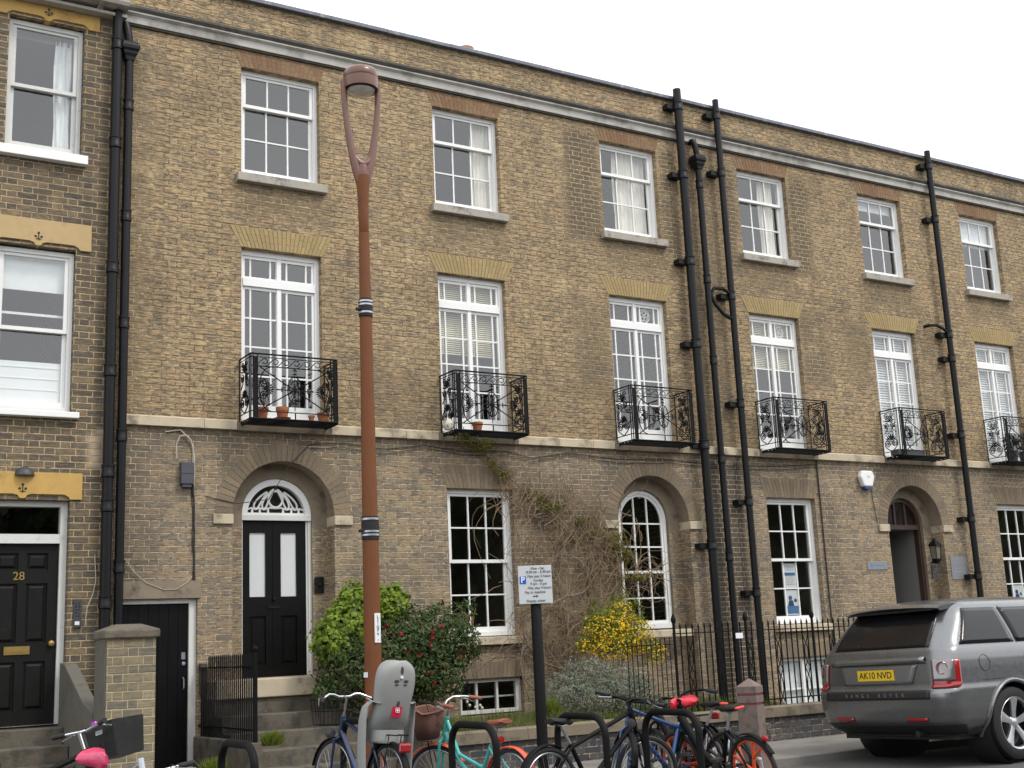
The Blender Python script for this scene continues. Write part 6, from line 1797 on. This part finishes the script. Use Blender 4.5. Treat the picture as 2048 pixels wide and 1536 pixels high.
def stems(sb, base, blobs, n, r0, rnd, wig_=.05):
    for k in range(n):
        (cx, cy, cz), (a, b_, c) = blobs[rnd.randrange(len(blobs))]
        e = Vector((cx + rnd.uniform(-.7, .7) * a, min(-.03, cy + rnd.uniform(-.7, .7) * b_), cz + rnd.uniform(-.3, .8) * c))
        s_ = Vector(base) + Vector((rnd.uniform(-.12, .12), rnd.uniform(-.08, .08), 0)); pts = []
        for i in range(7):
            t = i / 6; p = s_.lerp(e, t) + Vector((rnd.gauss(0, wig_), rnd.gauss(0, wig_ * .5), 0)) * (t * (1 - t) * 3); p.y = min(p.y, -.02); pts.append(p)
        sb.tube(pts, [r0 * (1 - .8 * i / 6) for i in range(7)], 5)
TW = island('bare brown twigs', [(.19, .125, .075), (.27, .19, .115), (.37, .28, .18), (.22, .14, .08)], .9, var=.3)
IVY = island('ivy leaves', [(.085, .145, .010), (.16, .24, .014), (.23, .32, .022), (.10, .16, .012)], .5, var=.2, trans=.25)
DKL = island('dark evergreen leaves', [(.014, .032, .006), (.032, .064, .010), (.06, .10, .016), (.022, .045, .008), (.09, .125, .025)], .45, var=.25, trans=.2, spec=.25)
FOR_G = island('forsythia leaves', [(.09, .14, .012), (.14, .19, .018), (.17, .20, .02)], .6, var=.2, trans=.25)
FOR_Y = island('yellow blossom', [(.72, .46, .012), (.82, .56, .02), (.62, .40, .012)], .6, var=.1, trans=.2)
SIL = island('silver grey leaves', [(.13, .155, .11), (.20, .225, .165), (.27, .295, .225), (.10, .125, .08)], .75, var=.2, trans=.1)
OLV = island('olive young leaves', [(.13, .13, .016), (.18, .16, .02), (.09, .10, .018), (.19, .15, .03)], .6, var=.2, trans=.2)
GRS = island('grass blades', [(.075, .13, .018), (.12, .17, .022), (.15, .17, .035), (.18, .155, .06)], .7, var=.2, trans=.2)
def plant(name, label, cat, base, blobs, n, size, leaf_m, seed, asp=.5, stem_n=14, stem_r=.014, **kw):
    t = thing(name, label, cat, base); rnd = random.Random(seed)
    sb = MB(); stems(sb, base, blobs, stem_n, stem_r, rnd); sb.build('stems', TW, t)
    lb = MB(); leafball(lb, blobs, n, size, asp, seed=seed, **kw); lb.build('foliage', leaf_m, t, recalc=False)
    return t
def W(u, v, Y): return tuple(at(u, v, Y))
# ivy mound over the left half, evergreen with red flowers on the right
def blob(u, v, Y, a, b_, c): return (W(u, v, Y), (a, b_, c))
iv = [blob(702, 1180, -.5, .12, .12, .14), blob(790, 1190, -.45, .12, .12, .12), blob(648, 1265, -.7, .10, .12, .14), blob(718, 1222, -.55, .34, .30, .30), blob(690, 1262, -.64, .36, .34, .26), blob(772, 1212, -.5, .28, .28, .26), blob(664, 1290, -.75, .22, .30, .22)]
plant('ivy_mound', 'bright yellow-green ivy mound between the arched door and the lamp', 'ivy', (.55, -.6, .35), iv, 4200, .062, IVY, 3, asp=.9, shell=.72, jit=.45)
ev = [blob(860, 1275, -.75, .55, .42, .42), blob(800, 1320, -.8, .55, .45, .48), blob(705, 1345, -.85, .42, .40, .46), blob(690, 1290, -.66, .34, .30, .30), blob(905, 1290, -.7, .38, .35, .33), blob(860, 1350, -.9, .45, .42, .35), blob(930, 1235, -.5, .12, .15, .25), blob(650, 1385, -.95, .16, .22, .14), blob(942, 1215, -.45, .09, .10, .16), blob(905, 1222, -.5, .10, .10, .14), blob(826, 1228, -.5, .10, .12, .14), blob(640, 1300, -.8, .09, .10, .16), blob(955, 1300, -.7, .10, .10, .10)]
eb = plant('flowering_shrub', 'dark glossy evergreen bush with red flowers under the tall sash window', 'bush', (1.35, -.8, .35), ev, 12500, .062, DKL, 5, asp=.45, shell=.60, stem_n=26, jit=.5)
fl = MB(); rnd = random.Random(9)
for (u, v) in ((802, 1268), (865, 1275), (858, 1285), (862, 1292), (815, 1303), (888, 1332), (775, 1250), (884, 1253), (920, 1313), (855, 1345), (840, 1310), (868, 1365), (800, 1345), (866, 1262)):
    p = Vector(W(u, v, -1.17 - rnd.uniform(0, .08)))
    for k in range(9):
        d = Vector((rnd.gauss(0, 1), rnd.gauss(0, 1), rnd.gauss(0, 1))).normalized(); a = d.orthogonal().normalized() * .020; c = d.cross(a).normalized() * .016; q = p + d * .022
        fl.poly([q - a, q + c, q + a, q - c])
fl.build('flowers', island('red petals', [(.30, .012, .012), (.40, .02, .02), (.20, .01, .01)], .6, trans=.1), eb, recalc=False)
fo = [blob(1232, 1232, -.8, .20, .22, .30), blob(1205, 1250, -.9, .30, .28, .24), blob(1262, 1262, -.9, .26, .26, .28), blob(1225, 1288, -1.0, .36, .26, .18), blob(1172, 1285, -.9, .20, .18, .14), blob(1305, 1300, -1.2, .16, .15, .18), blob(1275, 1225, -.8, .10, .12, .24), blob(1185, 1222, -.8, .10, .12, .18), blob(1250, 1205, -.75, .10, .10, .20)]
fb = plant('forsythia', 'bright yellow forsythia bush in front of the arched window', 'bush', (4.15, -.95, .35), fo, 4200, .060, FOR_G, 11, asp=.26, shell=.25, stem_n=34, stem_r=.008, jit=.8)
yb = MB(); leafball(yb, [((c[0], c[1] - .06, c[2] - .05), (a * 1.03, b_ * 1.05, d * .9)) for c, (a, b_, d) in fo[:6]], 3000, .034, .55, shell=.6, jit=.7, seed=14); yb.build('blossom', FOR_Y, fb, recalc=False)
la = [blob(1175, 1352, -1.2, .34, .30, .24), blob(1240, 1365, -1.25, .40, .32, .24), blob(1135, 1385, -1.3, .32, .30, .26), blob(1205, 1395, -1.4, .55, .34, .26), blob(1280, 1385, -1.35, .26, .28, .22)]
plant('silver_shrub', 'low silver-grey leaved shrub under the yellow forsythia', 'bush', (3.7, -1.3, .35), la, 9500, .050, SIL, 21, asp=.24, shell=.5, stem_n=24, stem_r=.008, jit=.8)
for (u, v, lab, sc_) in ((1100, 1410, 'small bright green tuft beside the black sign pole', 1.0), (545, 1475, 'bright green weed growing from the stone steps', .8), (430, 1530, 'weedy tuft at the foot of the barred railing', .8)):
    p = W(u, v, -1.6 if u > 1000 else -1.95)
    t = MB(); rnd = random.Random(u)
    for k in range(420):
        a = rnd.uniform(0, 2 * PI); r = .13 * sc_ * rnd.random() ** .5; q = Vector((p[0] + r * math.cos(a), p[1] + r * .6 * math.sin(a), p[2] - .10 * sc_)); h = rnd.uniform(.05, .22) * sc_; d = Vector((rnd.gauss(0, .05), rnd.gauss(0, .04), h)); s2 = Vector((.009, .004, 0))
        t._add([q - s2, q + s2, q + d], [(0, 1, 2)])
    tag(t.build('weed_tuft', FOR_G, origin=p, recalc=False), lab, 'weed')
# the climber: bare woody stems with a few olive leaves
cl_ = thing('climbing_plant', 'bare brown climber sprawling over the wall between the tall window and the arched window', 'climber', (3.55, -.12, .38))
rnd = random.Random(31); cb = MB()
def wpts(uv, Y=-.07): return [Vector(at(u, v, Y)) for u, v in uv]
def smooth(pts, n=5):
    out = []
    for i in range(len(pts) - 1):
        p0, p1, p2, p3 = pts[max(0, i - 1)], pts[i], pts[i + 1], pts[min(len(pts) - 1, i + 2)]
        for k in range(n):
            t = k / n; out.append(.5 * ((2 * p1) + (p2 - p0) * t + (2 * p0 - 5 * p1 + 4 * p2 - p3) * t * t + (3 * p1 - p0 - 3 * p2 + p3) * t ** 3))
    return out + [pts[-1]]
main = [([(1120, 1400), (1140, 1310), (1130, 1230), (1120, 1180), (1125, 1100), (1150, 1040)], .022), ([(1100, 1210), (1130, 1195), (1165, 1185), (1178, 1165), (1160, 1120)], .020), ([(1130, 1340), (1080, 1320), (1048, 1270), (1060, 1210), (1100, 1150), (1120, 1090)], .014),
        ([(1150, 1330), (1180, 1260), (1190, 1180), (1180, 1100), (1200, 1030)], .014), ([(1170, 1330), (1220, 1230), (1240, 1160), (1225, 1090), (1210, 1040)], .010),
        ([(1150, 1080), (1110, 1040), (1070, 1005), (1040, 975), (1000, 935), (970, 905), (945, 870)], .012), ([(1110, 1040), (1060, 1030), (1020, 1000), (1000, 960), (985, 920)], .008), ([(1048, 1275), (1042, 1340), (1070, 1380), (1110, 1400)], .010), ([(1060, 1400), (1045, 1350), (1055, 1300), (1110, 1290), (1130, 1330)], .009)]
for uv, r in main:
    P = smooth(wpts(uv, -.09)); r *= 1.35; cb.tube(P, [r * (1 - .6 * i / len(P)) for i in range(len(P))], 6)
cb.build('stems', island('pale woody stems', [(.26, .20, .14), (.33, .26, .185)], .9, var=.5), cl_)
tb_ = MB(); ctr = [(1140, 1090, 90, 70), (1100, 1150, 60, 90), (1190, 1110, 60, 90), (1150, 1200, 80, 90), (1090, 1290, 50, 60), (1215, 1160, 50, 90), (1040, 1020, 60, 40), (1130, 1020, 90, 30), (1270, 1160, 60, 30), (1050, 1180, 30, 90), (1180, 1260, 60, 50)]
for k in range(560):
    cu, cv, su, sv = ctr[rnd.randrange(len(ctr))]
    u, v = rnd.gauss(cu, su * .55), rnd.gauss(cv, sv * .55)
    p = Vector(at(u, v, -.05 - abs(rnd.gauss(0, .10)))); a = rnd.uniform(0, 2 * PI) if rnd.random() < .4 else rnd.gauss(PI / 2, .5); P = [p]; l = rnd.uniform(.05, .11); bend = rnd.gauss(0, .28)
    if rnd.random() < .18: bend = rnd.choice((-1, 1)) * .55
    for i in range(rnd.randrange(5, 11)):
        a += bend * .6 + rnd.gauss(0, .12)
        q = P[-1] + Vector((math.cos(a) * l, rnd.gauss(-.004, .02), math.sin(a) * l - .003 * i)); q.y = min(q.y, -.012); P.append(q)
    r = rnd.choice((.004, .005, .006, .008)); tb_.tube(P, [r * (1 - .6 * i / len(P)) for i in range(len(P))], 4)
for k in range(45):        # trailing runs up to the balcony
    t = rnd.random(); u, v = 1110 + (945 - 1110) * t + rnd.gauss(0, 12), 1040 + (880 - 1040) * t + rnd.gauss(0, 12); P = [Vector(at(u, v, -.04))]; a = rnd.gauss(rad(135), .5)
    for i in range(6): a += rnd.gauss(0, .25); P.append(P[-1] + Vector((math.cos(a) * .05, rnd.gauss(0, .008), math.sin(a) * .05)))
    for q in P: q.y = min(q.y, -.012)
    tb_.tube(P, .003, 4)
tb_.build('twigs', TW, cl_)
olv = [blob(1105, 1017, -.15, .22, .10, .10), blob(1060, 985, -.1, .12, .08, .10), blob(965, 890, -.15, .20, .12, .12), blob(935, 880, -.18, .10, .08, .10), blob(985, 925, -.1, .10, .06, .12), blob(1232, 1085, -.12, .22, .10, .16), blob(1250, 1110, -.15, .18, .10, .14), blob(1270, 1155, -.25, .28, .10, .06), blob(995, 940, -.1, .12, .06, .08), blob(1190, 1065, -.1, .20, .08, .10)]
lb = MB(); leafball(lb, olv + [blob(1010, 950, -.1, .12, .06, .10), blob(1085, 1000, -.12, .14, .08, .10), blob(1165, 1045, -.15, .18, .08, .08), blob(925, 872, -.2, .14, .10, .10)], 3800, .042, .4, shell=.15, jit=.9, seed=77); lb.build('foliage', OLV, cl_, recalc=False)
# grass and dandelions in the bed
gb = MB(); rnd = random.Random(4)
for k in range(17000):
    x = rnd.uniform(.95, 6.4); y = -rnd.uniform(.15, 1.85) if rnd.random() < .5 else -rnd.uniform(1.3, 1.85)
    if rnd.random() > .35 + .65 * (math.sin(x * 3.3 + y * 2) * .5 + .5): continue
    h = rnd.uniform(.05, .19) * (1.25 if math.sin(x * 5) > .3 else .8); q = Vector((x, y, .39)); d = Vector((rnd.gauss(0, .035), rnd.gauss(0, .03), h)); a = rnd.uniform(0, PI); s2 = Vector((math.cos(a), math.sin(a), 0)) * .006
    gb._add([q - s2, q + s2, q + d], [(0, 1, 2)])
struct(gb.build('grass', GRS, recalc=False), 'stuff')
DC = mk('dandelion clock', (.50, .47, .38), .95, var=.2)
for i, (u, v, lab) in enumerate(((934, 1404, 'highest dandelion seed head by the basement window'), (939, 1411, 'dandelion seed head just right of and below the highest one'), (951, 1415, 'leftmost of the three clustered dandelion seed heads'), (960, 1411, 'middle and tallest of the three clustered dandelion seed heads'), (964, 1416, 'rightmost of the three clustered dandelion seed heads'))):
    p = Vector(at(u, v, -.85)); t = thing('dandelion', lab, 'dandelion', (p.x, p.y, .36), group='dandelion clocks in the bed')
    b = MB(); b.ball(p, .021, 8); b.build('seed_head', DC, t); b = MB(); b.tube([(p.x + .02, p.y, .34), (p.x + .006, p.y, (p.z + .34) / 2), p], .0022, 4); b.build('stalk', GRS, t)
# belt of trees across the road, seen only in the glass
tbm = MB(); rnd = random.Random(12); lb = MB()
for k in range(42):
    x = -42 + 3.9 * k + rnd.uniform(-1, 1); y = -44 + rnd.uniform(-3, 3); h = rnd.uniform(9.5, 13.5)
    tbm.tube([(x, y, 0), (x + .1, y, h * .5), (x + .3, y, h * .85)], [.28, .18, .05], 6)
    for i in range(14):
        a = rnd.uniform(0, 2 * PI); z0_ = h * rnd.uniform(.3, .7); l = rnd.uniform(1.5, 3.6)
        tbm.tube([(x, y, z0_), (x + l * .5 * math.cos(a), y + l * .5 * math.sin(a), z0_ + l * .5), (x + l * math.cos(a), y + l * math.sin(a), z0_ + l * 1.1)], [.08, .05, .015], 4)
    for i in range(1150):
        d = Vector((rnd.gauss(0, 1), rnd.gauss(0, 1), rnd.gauss(0, 1))).normalized() * rnd.random() ** .4
        p = Vector((x + d.x * 2.9, y + d.y * 2.4, h * .48 + d.z * h * .48 - (1.5 if i % 3 == 0 else 0))); u_ = Vector((rnd.gauss(0, 1), rnd.gauss(0, 1), rnd.gauss(0, 1))).normalized() * .36; w_ = u_.orthogonal().normalized() * .27
        lb.poly([p - u_, p + w_, p + u_, p - w_])
for i in range(15000):  # unseen leaf wall added to close sky gaps in the window reflections
    p = Vector((rnd.uniform(-46, 122), -41 + rnd.uniform(-1.5, 1.5), rnd.uniform(0, 1) ** .8 * 9.2)); u_ = Vector((rnd.gauss(0, 1), rnd.gauss(0, .4), rnd.gauss(0, 1))).normalized() * .62; w_ = u_.orthogonal().normalized() * .45
    lb.poly([p - u_, p + w_, p + u_, p - w_])
o = MB(); o.v = tbm.v + lb.v; o.f = tbm.f + [[i + len(tbm.v) for i in f] for f in lb.f]; o.m = [0] * len(tbm.f) + [1] * len(lb.f); o.s = tbm.s + lb.s
struct(o.build('tree_belt', [mk('tree bark', (.07, .06, .045), .9), island('far leaves', [(.03, .045, .015), (.05, .07, .022), (.04, .05, .02)], .7)], recalc=False), 'stuff')
